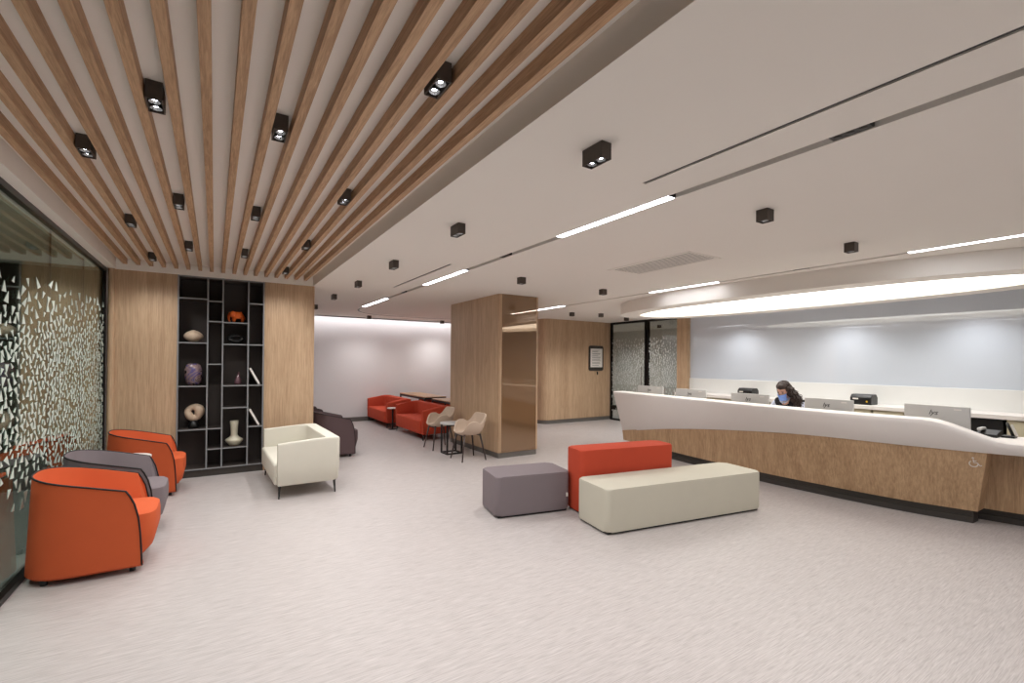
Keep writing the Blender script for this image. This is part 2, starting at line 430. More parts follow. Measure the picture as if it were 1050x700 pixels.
# ---------------- glazed doors on the right wall beyond the desk
def dd(y, z):
    if z > 2.25: return (0, 1)
    if z < 1.02: return (.03, 1.5)
    k = max(0, min(1, (2.3-z)/.8)); return (.02+.24*k**1.3, 1.5-.6*k)
for i, (a, b) in enumerate(((8.37, 9.66), (7.33, 8.33))):
    d = struct(boxo('door_%d' % (i+1), 'frame', None, RX-.03, RX+.03, a, b, H-.06, H))
    boxo('bottom_rail', 'frame', d, RX-.03, RX+.03, a, b, 0, .05)
    boxo('door_stile', 'frame', d, RX-.03, RX+.03, a, a+.05, .05, H-.06)
    boxo('door_stile', 'frame', d, RX-.03, RX+.03, b-.05, b, .05, H-.06)
    boxo('glass_pane', 'doorglass', d, RX-.006, RX+.006, a+.05, b-.05, .05, H-.06)
    film('dot_film', d, 'decal2', a+.06, b-.06, RX-.0075, dd, .075, 11+i, side=-1)
d1 = bpy.data.objects['door_1']
boxo('floor_lock', 'frame', d1, RX-.045, RX+.045, 9.45, 9.6, .3, .42)
bm = B(); tube(bm, [(RX-.06, 8.5, .9), (RX-.06, 8.5, 1.5)], .012, 10)
for z in (.95, 1.45): tube(bm, [(RX-.06, 8.5, z), (RX, 8.5, z)], .008, 8)
obj('door_handle', bm, 'knob', d1, True)

# ---------------- oak slats in the recess
names = ['first', 'second', 'third', 'fourth', 'fifth', 'sixth', 'seventh', 'eighth', 'ninth', 'tenth', 'eleventh', 'twelfth', 'thirteenth', 'fourteenth', 'fifteenth', 'sixteenth', 'seventeenth']
sl0 = None
for k in range(17):
    if k == 0:
        sl0 = boxo('ceiling_slat', 'oak_slat', None, 0, .042, Y0+.12, SY1-.002, 2.812, ZR-.001, .001, 1); o = sl0
    else:
        o = sl0.copy(); C.objects.link(o)
    o.location.x = -.992+.1325*k
    tag(o, 'long oak ceiling slat, %s from the glass wall in the recessed ceiling' % names[k], 'ceiling slat', 'oak slats of the recessed ceiling')

# ---------------- linear lights, slots, grille
def linear(name, label, g, lit, inserts, grp):
    o = thing(name, label, 'linear light', ((g[0]+g[1])/2, 0, H), 0, grp)
    w = (g[1]-g[0])/2-.001
    boxo('channel', 'skirt', o, -w, w, g[2]+.01, g[3]-.01, .036, .042)
    for a, b in lit:
        boxo('diffuser', 'led', o, -w+.002, w-.002, a, b, -.001, .030)
        for e in (a, b): boxo('end_cap', 'dark', o, -w, w, e-.012, e+.012, .002, .034)
    for y in inserts:
        bm = B(); bx(bm, -w, w, y-.09, y+.09, .004, .034, .003, 1)
        s = obj('spot_insert', bm, 'black', o)
        bm = B()
        for q in (-.055, 0, .055): lathe(bm, [(0, .002), (.018, .002), (.022, .006)], 0, y+q, 12)
        obj('spot_lens', bm, 'dark', s, True)
    return o
linear('linear_light', 'long recessed ceiling light line with lit lengths, running past the column', GA, [(8.39, 9.93), (5.22, 6.56), (2.11, 3.34), (-2.4, -.6)], [7.5, 4.28, 1.04, -.3], 'recessed linear lights')  # the lit length behind the camera is unseen, added for its light
linear('linear_light', 'recessed ceiling light line above the reception desk beside the oval drum', GC, [(7.35, 8.98), (3.95, 5.15), (-.3, 1.82)], [2.86], 'recessed linear lights')
for g, l in ((SB1, 'long thin black slot diffuser in the ceiling at upper right'), (SB2, 'short thin black slot diffuser in the ceiling above the column')):
    bm = B(); bx(bm, g[0]+.001, g[1]-.008, g[2]+.002, g[3]-.002, H+.004, H+.02); tag(obj('slot_diffuser', bm, 'black'), l, 'air diffuser', 'ceiling slot diffusers')
# vent grille
v = thing('vent_grille', 'rectangular slatted air grille flush in the white ceiling', 'air grille', ((VT[0]+VT[1])/2, (VT[2]+VT[3])/2, H))
w, l = (VT[1]-VT[0])/2, (VT[3]-VT[2])/2
bm = B()
for a in ((-w-.02, -w+.012, -l-.02, l+.02), (w-.012, w+.02, -l-.02, l+.02), (-w, w, -l-.02, -l+.012), (-w, w, l-.012, l+.02)): bx(bm, *a, -.004, .006)
obj('frame', bm, 'ceil', v)
for k in range(9):
    bm = B(); x = -w+.032+k*(2*w-.064)/8
    bx(bm, x-.017, x+.017, -l+.012, l-.012, -.003, -.0005); obj('blade', bm, 'ceil', v)
bm = B(); bx(bm, -w+.001, w-.001, -l+.001, l-.001, .004, .01); obj('duct_back', bm, 'dark', v)
# thin grey strip painted as the shaded curved groove joining the two light lines
pts = [(2.63+3.295*(.5-.5*math.copysign(abs(math.cos(t))**.62, math.cos(t))), 9.95+1.55*abs(math.sin(t))**.8) for t in [PI*i/48 for i in range(49)]]
rows = []
for i, p in enumerate(pts):
    q = Vector((*pts[min(i+1, 48)], 0))-Vector((*pts[max(i-1, 0)], 0)); nn = Vector((-q.y, q.x, 0)).normalized()*.017; P = Vector((*p, H-.0005))
    rows.append([P-nn, P+nn, P+nn-Vector((0, 0, .004)), P-nn-Vector((0, 0, .004))])
bm = B(); grid(bm, rows, close_v=True); struct(obj('trim_5', bm, 'skirt'))

# oval drum
def sup(cx, cy, a, b, n, k=96):
    o = []
    for i in range(k):
        t = 2*PI*i/k; c, s = math.cos(t), math.sin(t)
        o.append((cx+a*math.copysign(abs(c)**(2/n), c), cy+b*math.copysign(abs(s)**(2/n), s)))
    return o
outer = sup(7.27, 3.72, 1.17, 3.05, 2.5); inner = sup(7.27, 3.72, .80, 2.68, 2.5)
zb = 2.53
bm = B()
O1 = [(x, y, H) for x, y in outer]; O2 = [(x, y, zb) for x, y in outer]; I2 = [(x, y, zb) for x, y in inner]; I1 = [(x, y, zb+.12) for x, y in inner]
grid(bm, [O1, O2, I2, I1], close_v=True)
dr = thing('ceiling_drum', 'large oval dropped ceiling drum with glowing oval opening above the reception desk', 'ceiling feature', (0, 0, 0))
obj('drum_rim', bm, 'ceil', dr, smooth='auto')
bm = B(); prism(bm, [(7.27+(x-7.27)*.995, 3.72+(y-3.72)*.998) for x, y in inner], zb+.095, zb+.115); obj('luminous_panel', bm, 'panel_led', dr)
# cove light at the back wall
t = tag(boxo('cove_light', 'cove_led', None, -1.0, 9.2, 12.42, 12.46, H+.05, H+.075), 'hidden cove light strip washing the top of the white back wall', 'cove light')

# ---------------- square downlights
E_SPOT = 70
def spotlamp(parent, z, e, ang=150, col=(1, .99, .975)):
    L = bpy.data.lights.new('lamp', 'SPOT'); L.energy = e; L.spot_size = math.radians(ang); L.spot_blend = 1.0; L.shadow_soft_size = .08; L.color = col
    o = bpy.data.objects.new('lamp', L); C.objects.link(o); o.parent = parent; o.location = (0, 0, z)
def make_spot(name, label, loc, grp, z0, cube=False):
    o = thing(name, label, 'downlight', (*loc, z0), 0, grp)
    bm = B(); w, l, h = (.043, .043, .085) if cube else (.033, .075, .085)
    rows = []
    for s, z in ((1, 0), (1, -h), (.86, -h), (.80, -h+.03)):
        rows.append([(s*w if s == 1 else w-(1-s)*.03, 0, 0)])
    def ring(a, z): return [(w-a, l-a, z), (-w+a, l-a, z), (-w+a, -l+a, z), (w-a, -l+a, z)]
    V = grid(bm, [ring(0, 0), ring(0, -h), ring(.005, -h), ring(.007, -h+.03)], close_v=True)
    bm.faces.new(V[-1]); bm.faces.new(V[0][::-1])
    obj('housing', bm, 'lampbody', o)
    for y in ((0,) if cube else (-.034, .034)):
        bm = B(); lathe(bm, [(.024, -h+.004), (.020, -h+.024), (.0, -h+.026)], 0, y, 16); rf = obj('reflector', bm, 'knob', o, True)
        bm = B(); lathe(bm, [(0, -h+.012), (.010, -h+.014), (.012, -h+.022), (0, -h+.024)], 0, y, 12); obj('lens', bm, 'lamp_lens', rf, True)
    return o
protos = {}
def place_spot(x, y, z, label, grp, e=E_SPOT, ang=150):
    cube = (x > 3 or x < -2) and z < 2.8; proto = protos.get(cube)
    if proto is None:
        proto = protos[cube] = make_spot('downlight', label, (x, y), grp, z, cube); o = proto
    else:
        o = proto.copy(); C.objects.link(o); o.location = (x, y, z); o['label'] = label; o['group'] = grp
        for ch in proto.children:
            if ch.type != 'MESH': continue
            c = ch.copy(); C.objects.link(c); c.parent = o
            for g in ch.children:
                q = g.copy(); C.objects.link(q); q.parent = c
    spotlamp(o, -.17, e, ang)
    return o
rowsX = [(-.645, [1.905, 3.635, 5.365, 7.095]), (-.248, [-.69, 2.77, 4.5, 6.2]), (.282, [-.69, 2.77, 4.5, 6.25]), (.815, [.17, 1.905, 3.66, 5.41, 7.12])]  # lamps overhead and behind the camera are unseen, added to light the room
for i, (x, ys) in enumerate(rowsX):
    for j, y in enumerate(ys):
        place_spot(x, y, ZR-.001, 'black downlight between slats, row %s from the glass wall, %s of that row' % (['one', 'two', 'three', 'four'][i], ORD[j]), 'downlights between the slats', 40)
ms = [(1.69, 1.835, 'black downlight nearest in the row on white ceiling beside the slats'),
 (1.70, 3.52, 'second nearest black square downlight on the white ceiling beside the slats'),
 (1.71, 5.2, 'third nearest black square downlight on the white ceiling beside the slats'),
 (1.72, 6.8, 'fourth nearest black square downlight on the white ceiling beside the slats'),
 (1.72, 8.4, 'fifth nearest black square downlight on the white ceiling beside the slats'),
 (1.73, 10.2, 'black downlight farthest in the row beside the slats, by the oak panel'),
 (3.256, 11.78, 'black downlight before the white back wall, left of two'),
 (5.318, 11.96, 'black downlight before the white back wall, beside the column'),
 (3.47, 5.22, 'black square downlight on the ceiling right in front of the column top'),
 (3.42, 1.90, 'black square downlight on the white ceiling between grille and upper light line'),
 (5.01, 1.97, 'black square downlight on the ceiling nearest above the desk light line'),
 (5.06, 5.33, 'black square downlight on the ceiling left of the air grille'),
 (6.82, 8.18, 'black square downlight above the oak wall, left of two near the framed notice'),
 (7.49, 7.95, 'black square downlight above the oak wall, right of two near the framed notice'),
 (8.64, 8.26, 'black square downlight right above the glass door frame'),
 (8.95, 5.7, 'black downlight behind the oval drum, far end of blue panel'),
 (8.95, 3.75, 'black downlight behind the oval drum, middle of blue panel'),
 (8.95, 2.1, 'black downlight behind the oval drum, near end of blue panel'),
 (1.69, .1, 'added black square downlight beside the slats, above the camera spot'),  # from here to the list end: unseen lamps added as room light
 (1.69, -1.7, 'added black square downlight beside the slats, behind the camera'),
 (5.08, -.4, 'added black downlight on the ceiling right of the camera, past the frame'),
 (3.47, -1.2, 'added black square downlight on the ceiling behind the camera on the right')]
for k, (x, y, l) in enumerate(ms):
    place_spot(x, y, H-.001, l, 'downlights on the white ceiling', E_SPOT if x < 8.9 else 50, 150 if x < 8.9 else 135)

place_spot(11.1, 9.3, H-.001, 'added black downlight in the pale corridor beyond the glass doors, nearer', 'added downlights beyond the glass', 100)  # both pale-corridor lamps are added to brighten what shows through the doors
place_spot(11.1, 11.4, H-.001, 'added black downlight in the pale corridor beyond the glass doors, farther', 'added downlights beyond the glass', 100)
place_spot(-2.1, 6.6, H-.001, 'added black downlight in the dim corridor behind the left glass wall, farther', 'added downlights beyond the glass', 90, 125)  # both dim-corridor lamps are invented to lift the floor behind the glass
place_spot(-2.0, 4.2, H-.001, 'added black downlight in the dim corridor behind the left glass wall, nearer', 'added downlights beyond the glass', 150, 110)
# ------------------------------------------------------------------ shelving unit
SF, SBk = 7.645, 7.99
su = thing('shelving_unit', 'tall dark built-in shelving unit with staggered grey-edged shelves between oak panels', 'shelving', (0, 0, 0))
boxo('back_panel', 'shelf_in', su, -.425, .605, SBk, SBk+.02, .1, H-.002)
boxo('plinth', 'plinth', su, -.425, .605, SF+.03, SF+.05, 0, .095)
vx = [-.416, -.084, .093, .403, .596]
for x in vx:
    f = boxo('upright', 'shelf_in', su, x-.008, x+.008, SF+.004, SBk, .1, H-.004)
    boxo('edge_strip', 'shelf_edge', f, x-.009, x+.009, SF, SF+.004, .1, H-.004)
cols = [[.65, 1.24, 1.83, 2.43], [.37, .65, 1.54, 2.13, 2.41], [.37, .93, 1.24, 1.82, 2.125], [.65, 1.24, 1.82, 2.41]]
for i, zs in enumerate(cols):
    for z in [.108]+zs+[H-.014]:
        s = boxo('shelf', 'shelf_in', su, vx[i]+.008, vx[i+1]-.008, SF+.006, SBk, z-.009, z+.007)
        boxo('edge_strip', 'shelf_edge', s, vx[i]+.008, vx[i+1]-.008, SF+.001, SF+.006, z-.009, z+.008)
YS = 7.80
# shell-shaped ceramic
bm = B()
ellip(bm, (-.25, YS, 1.925), (.115, .085, .085), 32, 20, lambda p: Vector((math.copysign(abs(p.x)**.92, p.x)*1.0, p.y*(1-.25*abs(p.x)), p.z*(1-.28*abs(p.x)+.03*math.sin(26*math.atan2(p.y, p.x+1.4))))))
tag(obj('shell_vase', bm, 'stone', smooth=True), 'beige ribbed shell-shaped ceramic on the upper left shelf', 'ceramic')
bm = B(); lathe(bm, [(0, 1.248), (.062, 1.248), (.088, 1.29), (.104, 1.38), (.104, 1.46), (.085, 1.525), (.055, 1.548), (.045, 1.54), (0, 1.535)], -.245, YS, 32)
tag(obj('marbled_jar', bm, 'jar', smooth=True), 'rounded blue and brown marbled jar on the left shelf below the shell ceramic', 'jar')
# ring sculpture on black base
rs = thing('ring_sculpture', 'beige ceramic ring sculpture on black base on the lower left shelf', 'sculpture', (-.235, YS, .658))
rows = []
for i in range(32):
    t = 2*PI*i/32; row = []
    rt = .052+.010*math.sin(t*2+.8)+.008*math.cos(t)
    for j in range(14):
        a = 2*PI*j/14; rad = .066+rt*math.cos(a)*.88
        row.append(((rad+.006*math.sin(3*t))*math.cos(t), rt*math.sin(a), .215+(rad*1.12)*math.sin(t)))
    rows.append(row)
bm = B(); grid(bm, rows, True, True); obj('ring', bm, 'stone', rs, True, label='beige rough ring')
bm = B(); lathe(bm, [(0, 0), (.065, 0), (.07, .03), (.055, .07), (.035, .105), (0, .11)], 0, 0, 24); obj('base', bm, 'black', rs, True, label='black base')
# elephant
el = thing('elephant_figurine', 'orange elephant figurine on the upper middle shelf', 'figurine', (.272, YS, 2.133))
V = [(0, 0, .115), (.055, 0, .112), (-.05, 0, .118), (-.09, 0, .125), (-.108, 0, .09), (-.108, 0, .05), (-.098, 0, .022), (-.082, 0, .018),
     (.062, .028, .06), (.064, .03, .012), (.062, -.028, .06), (.064, -.03, .012), (-.045, .028, .06), (-.045, .03, .012), (-.045, -.028, .06), (-.045, -.03, .012), (.09, 0, .09), (.097, 0, .05)]
Ed = [(0, 1), (0, 2), (2, 3), (3, 4), (4, 5), (5, 6), (6, 7), (1, 8), (8, 9), (1, 10), (10, 11), (2, 12), (12, 13), (2, 14), (14, 15), (1, 16), (16, 17)]
Rr = [.05, .046, .044, .036, .02, .014, .011, .008, .022, .02, .022, .02, .022, .02, .022, .02, .008, .004]
skin('body', V, Ed, Rr, 'elephant', el)
for s in (-1, 1):
    bm = B(); ellip(bm, (-.058, s*.044, .125), (.034, .008, .042), 16, 10); obj('ear', bm, 'elephant', el, True)
# black loop sculpture
lp = thing('loop_sculpture', 'black glossy loop sculpture with short spout on the shelf under the elephant', 'sculpture', (.255, YS, 1.828))
rows = []
for i in range(28):
    t = 2*PI*i/28; rt = .03+.012*max(0, -math.sin(t))
    rows.append([((.072+rt*math.cos(a))*math.cos(t)*1.1, rt*math.sin(a), .075+(.048+rt*math.cos(a)*.8)*math.sin(t)*.85+.006) for a in [2*PI*j/12 for j in range(12)]])
bm = B(); grid(bm, rows, True, True); obj('loop', bm, 'black', lp, True)
bm = B(); lathe(bm, [(.018, .10), (.013, .13), (.016, .155), (.012, .155), (.010, .13)], 0, 0, 16); obj('spout', bm, 'black', lp, True)
bm = B(); n = 10
pr = [(0, 0), (.036, .0), (.046, .03), (.042, .07), (.026, .11), (.012, .15), (.005, .18), (0, .185)]
rows = [[(.285+(.012*(z/.185)**2)+max(r, .0005)*math.cos(a), YS+max(r, .0005)*math.sin(a), 1.249+z) for a in [2*PI*j/20 for j in range(20)]] for r, z in pr]
grid(bm, rows, close_v=True); tag(obj('drop_vase', bm, 'plumglaze', smooth=True), 'small plum drop-shaped vase on the middle shelf', 'vase')
bm = B(); lathe(bm, [(0, .378), (.055, .378), (.075, .40), (.112, .452), (.108, .468), (.06, .50), (.042, .525), (.046, .62), (.054, .73), (.046, .73), (.036, .62), (.03, .53), (0, .52)], .248, YS, 36)
tag(obj('necked_vase', bm, 'vase', smooth=True), 'pale ceramic vase with straight neck and wide flared base on the lower middle shelf', 'vase')
for z, w_ in ((1.247, 'upper'), (.658, 'lower')):
    o = thing('leaning_book', 'white book leaning in the narrow right compartment, %s of two' % w_, 'book', (.562, YS-.02, z+.012), 0, 'white books leaning on the right shelves')
    def rot(bm, a=math.radians(-27)):
        bmesh.ops.rotate(bm, verts=bm.verts, cent=(0, 0, 0), matrix=Matrix.Rotation(a, 3, 'Y'))
    bm = B(); bx(bm, -.026, -.022, -.1, .1, 0, .26); bx(bm, -.004, 0, -.1, .1, 0, .26); bx(bm, -.026, 0, -.104, -.1, 0, .26); rot(bm); obj('cover', bm, 'paper', o)
    bm = B(); bx(bm, -.022, -.004, -.1, .096, .003, .257); rot(bm); obj('pages', bm, 'whitetop', o)

# ------------------------------------------------------------------ tub chairs
def uplan(s, xf, a, bx_, xs, n=2.6):
    """s in [0,1] along the U from near (-y) front round the back to far front"""
    arm = .26
    if s < arm: t = s/arm; return (xf+(xs-xf)*t, -a)
    if s > 1-arm: t = (1-s)/arm; return (xf+(xs-xf)*t, a)
    t = (s-arm)/(1-2*arm)*PI
    c, q = math.cos(t), math.sin(t)
    return (xs-bx_*abs(q)**(2/n), -a*math.copysign(abs(c)**(2/n), c))
def tub_chair(name, label, fabric, loc, rotz=0, grp=None):
    o = thing(name, label, 'armchair', loc, rotz, grp)
    S = [i/60 for i in range(61)]
    def rimz(s): 
        x, y = uplan(s, .24, .3, .33, 0)
        return .688-.235*x
    def wallpt(s, v, off=0):
        # v: 0 bottom .. 1 rim
        xf = .315-.02*v-.075*v**5; a = .285+.048*v-off; b = .372-.037*v-off
        x, y = uplan(s, xf-off*.0, a, b, 0.0+.0)
        return (x, y, .042+(rimz(s)-.042)*v)
    def inpt(s, v):  # inner surface: v 0 rim .. 1 seat level
        off = .012+.075*min(1, v*1.1)
        xf = .315-.095+(.045)*v; x, y = uplan(s, xf, .333-off, .335-off, 0)
        return (x, y, rimz(s)-.004-(rimz(s)-.36)*v)
    vs = [0, .03, .1, .25, .45, .65, .82, .93, 1]
    rows = []
    for s in S:
        row = [wallpt(s, 0, .09)] + [wallpt(s, v, .02 if v == 0 else 0) for v in vs]
        row += [inpt(s, v) for v in (0, .15, .4, .7, 1)]
        rows.append(row)
    bm = B(); VV = grid(bm, rows)
    for e in (0, -1):
        try: bm.faces.new([v for v in VV[e]])
        except Exception: pass
    obj('shell', bm, fabric, o, smooth='auto')
    pts = [wallpt(0, v) for v in (.02, .25, .45, .65, .82, .93)] + [wallpt(s, 1) for s in S] + [wallpt(1, v) for v in (.93, .82, .65, .45, .25, .02)]
    bm = B(); tube(bm, pts, .0065, 6); obj('piping', bm, 'piping', o, True, label='black piping')
    # seat block, bulging forward of the arms
    bm = B(); rows = []
    for v, z in ((0, .07), (.05, .065), (.4, .16), (.7, .28), (.9, .38), (1, .425), (1.02, .44), (1.0, .447)):
        xf = .29+.105*math.sin(min(1, v)*PI*.62); hw = .25
        ins = {0: .06, .05: .02}.get(v, 0)+(.02 if v == 1.02 else 0)+(.06 if z > .445 else 0)
        row = []
        for i in range(40):
            t = 2*PI*i/40; c, q = math.cos(t), math.sin(t); n = 5
            cx = (xf-.24)/2; ax = (xf+.24)/2-ins
            row.append((cx+ax*math.copysign(abs(c)**(2/n), c), (hw-ins+.012*(c > 0))*math.copysign(abs(q)**(2/n), q), z))
        rows.append(row)
    V = grid(bm, rows, close_v=True); bm.faces.new(V[0][::-1]); bm.faces.new(V[-1])
    obj('seat', bm, fabric, o, smooth='auto')
    for x, y in ((-.24, -.19), (-.24, .19), (.25, -.21), (.25, .21)):
        bm = B(); lathe(bm, [(0, 0), (.02, 0), (.022, .065), (0, .065)], x, y, 12); obj('leg', bm, 'black', o, smooth='auto')
    return o
t1 = tub_chair('tub_chair', 'orange tub chair with black piping nearest the camera by the glass wall', 'orange', (-.76, 4.74, 0), 0, 'tub chairs along the glass wall')
t2 = dup(t1, (-.76, 5.575, 0), 0, 'grey-plum tub chair between the two orange ones by the glass wall', None, {'orange': 'plum'})
t3 = dup(t1, (-.68, 7.03, 0), 0, 'orange tub chair farthest along the glass wall, beside the dark shelving')
t4 = dup(t1, (1.69, 8.30, 0), 0, 'dark plum tub chair behind the oak panel, nearer of two', 'dark tub chairs behind the oak panel', {'orange': 'plumdark'})
t5 = dup(t4, (1.58, 10.15, 0), 0, 'dark plum tub chair farther behind the oak panel, only its rim showing')
def round_table(name, label, loc, r, h, grp=None):
    o = thing(name, label, 'side table', loc, 0, grp)
    bm = B(); lathe(bm, [(0, h-.02), (r-.004, h-.02), (r, h-.016), (r, h-.003), (r-.004, h), (0, h)], 0, 0, 40); obj('tabletop', bm, 'whitetop', o, smooth='auto')
    bm = B(); lathe(bm, [(0, .01), (.02, .01), (.02, h-.02), (0, h-.02)], 0, 0, 16); obj('stem', bm, 'black', o, smooth='auto')
    bm = B(); lathe(bm, [(0, 0), (r*.75, 0), (r*.75, .008), (.03, .014), (0, .014)], 0, 0, 32); obj('base', bm, 'black', o, smooth='auto')
    return o
rt = round_table('side_table', 'white round side table between the grey and far orange tub chairs', (-.77, 6.32, 0), .21, .575, 'white side tables')
dup(rt, (1.52, 9.28, 0), 0, 'white side table between the two dark chairs behind the oak panel')

# ------------------------------------------------------------------ upholstered armchairs with U-shaped shell
def armchair(name, label, cat, fabric, loc, rotz, w, d, hf, hb, ta, tb, seath, legh, legr, grp=None, square=True):
    """faces +x locally; width along y"""
    o = thing(name, label, cat, loc, rotz, grp)
    ro, ri = .05, .09
    def outline(off, rad, front):
        x0, x1, y = -d/2+off[0], front, w/2-off[1]
        P = [(x1, -y)]
        P += [(x1+(x0+rad-x1)*k/8, -y) for k in range(1, 8)]
        P += [(x0+rad-rad*math.sin(a), -y+rad-rad*math.cos(a)) for a in [PI/2*i/6 for i in range(7)]]
        P += [(x0, -y+rad+(2*y-2*rad)*k/6) for k in range(1, 6)]
        P += [(x0+rad-rad*math.cos(a), y-rad+rad*math.sin(a)) for a in [PI/2*i/6 for i in range(7)]]
        P += [(x0+rad+(x1-x0-rad)*k/8, y) for k in range(1, 8)] + [(x1, y)]
        return P
    A = outline((0, 0), ro, d/2-.03); I = outline((tb, ta), ri, d/2-.03)
    def top(x): 
        t = max(0, min(1, (d/2-x)/(d*.8))); return hf+(hb-hf)*t
    rows = []
    for (ax, ay), (ix, iy) in zip(A, I):
        t = top(ax); e = .012
        mx, my = ax+(ix-ax)*.15, ay+(iy-ay)*.15; nx, ny = ax+(ix-ax)*.85, ay+(iy-ay)*.85
        sh = .03; bx1, by1 = ax*(1-sh), ay*(1-sh)
        rows.append([(ix, iy, legh+.02), (bx1+(ix-ax)*.15, by1+(iy-ay)*.15, legh), (bx1, by1, legh+.02), (ax, ay, legh+.2), (ax, ay, t-.02), (ax+(mx-ax)*.35, ay+(my-ay)*.35, t-.006), (mx, my, t), (nx, ny, t-.004), (ix+(nx-ix)*.3, iy+(ny-iy)*.3, t-.01), (ix, iy, t-.03), (ix, iy, legh+.25)])
    bm = B(); V = grid(bm, rows, close_v=True); bm.faces.new(V[0]); bm.faces.new(V[-1][::-1])
    obj('shell', bm, fabric, o, smooth='auto')
    bm = B(); bx(bm, -d/2+tb-.01, d/2, -w/2+ta+.002, w/2-ta-.002, legh+.005, seath, .03, 4); obj('seat', bm, fabric, o, smooth='auto')
    for sx in (-1, 1):
        for sy in (-1, 1):
            x, y = sx*(d/2-.06), sy*(w/2-.06)
            bm = B(); tube(bm, [(x, y, legh+.02), (x+sx*.01, y+sy*.01, 0)], [legr, legr*.45], 10); obj('leg', bm, 'black', o, True)
    return o
armchair('armchair', 'square cream armchair on slim black legs beside the oak panel', 'armchair', 'beige', (.935, 6.66, 0), PI+.02, 1.46, .72, .64, .675, .065, .15, .40, .15, .017)
s1 = armchair('armchair', 'red low armchair at the back near the wall, farther of two', 'armchair', 'red', (3.76, 11.80, 0), PI, 1.7, .64, .60, .68, .10, .14, .40, .12, .016, 'red armchairs before the tables')
s2 = dup(s1, (3.83, 9.70, 0), PI, 'red low armchair behind the two taupe chairs, nearer of two')
dup(s1, (5.15, 11.6, 0), 0, 'red armchair back showing behind the farther wooden table', 'red armchairs beyond the tables')
dup(s1, (5.15, 9.6, 0), 0, 'red armchair back showing behind the nearer wooden table, by the column', 'red armchairs beyond the tables')
round_table('side_table', 'small side table with pale top between the two red armchairs', (3.55, 10.77, 0), .13, .51)
def long_table(label, x, y, w, l, grp):
    o = thing('long_table', label, 'table', (x, y, 0), 0, grp)
    boxo('tabletop', 'oak_table', o, -w/2, w/2, -l/2, l/2, .735, .755, .002, 1)
    bm = B()
    for a in ((-w/2, -w/2+.02, -l/2, l/2), (w/2-.02, w/2, -l/2, l/2), (-w/2+.02, w/2-.02, -l/2, -l/2+.02), (-w/2+.02, w/2-.02, l/2-.02, l/2)): bx(bm, *a, .69, .735)
    obj('rim', bm, 'black', o)
    for sx in (-1, 1):
        for sy in (-1, 1):
            boxo('leg', 'black', o, sx*(w/2-.015)-.015, sx*(w/2-.015)+.015, sy*(l/2-.02)-.015, sy*(l/2-.02)+.015, 0, .69)
    return o
long_table('long table with oak top and black frame behind the farther red armchair', 4.50, 11.35, .56, 1.75, 'tables between the red armchairs')
long_table('long table with oak top and black frame half hidden by the column', 4.50, 9.36, .56, 1.35, 'tables between the red armchairs')

# ------------------------------------------------------------------ small taupe shell chairs and frame table
def shell_chair(label, loc, rotz, grp):
    o = thing('shell_chair', label, 'chair', loc, rotz, grp)      # faces +x
    bm = B(); rows = []; K = 48
    hts = [(0, .75), (38, .748), (46, .71), (58, .61), (68, .60), (82, .638), (108, .64), (122, .60), (138, .475), (180, .455)]
    for i in range(K):
        th = 360*i/K; a = th if th <= 180 else 360-th
        h = interp(a, hts); c, s = math.cos(math.radians(th)), math.sin(math.radians(th))
        dx, dy = -c, s        # a=0 is the back
        n = 3; q = (abs(dx)**n+abs(dy)**n)**(-1/n)
        row = []
        lean = 1.0 if a < 90 else .5
        for v in (0, .25, .5, .75, .92, 1):
            z = .435+.02*(1-v)+(h-.435)*v if v else .43
            rx = (.155+.055*min(1, v*2.2)+.05*(h-.45)/.3*v*(1 if a < 60 else .1)); ry = .15+.055*min(1, v*2.2)+.035*(h-.45)/.2*v
            if v == 0: rx, ry, z = .13, .13, .42
            if v == .25: z = .437 if h < .5 else .46
            row.append((dx*q*rx+.0, dy*q*ry, z))
        rows.append(row)
    V = grid(bm, rows, close_u=True); cn = bm.verts.new((0, 0, .418))
    for i in range(K): bm.faces.new((V[i][0], cn, V[(i+1) % K][0]))
    obj('shell', bm, 'seatshell', o, True, mods=[('SOLIDIFY', dict(thickness=.032, offset=0)), ('SUBSURF', dict(levels=1, render_levels=2))])
    bm = B(); ellip(bm, (.015, 0, .442), (.19, .185, .03), 24, 10, lambda p: Vector((math.copysign(abs(p.x)**.75, p.x), math.copysign(abs(p.y)**.75, p.y), p.z))); obj('seat_cushion', bm, 'seatshell', o, True)
    for sx in (-1, 1):
        for sy in (-1, 1):
            bm = B(); tube(bm, [(sx*.14, sy*.14, .425), (sx*.215, sy*.215, 0)], [.017, .010], 10); obj('leg', bm, 'chairleg', o, True)
    bm = B()
    tube(bm, [(-.145, -.145, .40), (-.145, .145, .40)], .009, 8); tube(bm, [(.145, -.145, .40), (.145, .145, .40)], .009, 8); obj('under_frame', bm, 'chairleg', o, True)
    return o
c2 = shell_chair('taupe shell chair with dark legs nearest, beside the column', (3.54, 6.87, 0), PI, 'taupe shell chairs by the column')
dup(c2, (3.53, 8.02, 0), PI, 'taupe shell chair with dark legs farther, before the red armchair')
ft = thing('side_table', 'round pale table on black square frame between the taupe chairs', 'side table', (3.52, 7.47, 0))
bm = B(); lathe(bm, [(0, .515), (.2, .515), (.203, .52), (.203, .535), (.2, .54), (0, .54)], 0, 0, 40); obj('tabletop', bm, 'steel', ft, smooth='auto')
for y in (-.12, .12):
    bm = B()
    for a in ((-.15, -.125, 0, .515), (.125, .15, 0, .515), (-.125, .125, 0, .025), (-.125, .125, .49, .515)): bx(bm, a[0], a[1], y-.012, y+.012, a[2], a[3])
    obj('leg_frame', bm, 'black', ft)
bm = B()
for x in (-.137, .137): bx(bm, x-.012, x+.012, -.108, .108, 0, .025)
obj('floor_bar', bm, 'black', ft)

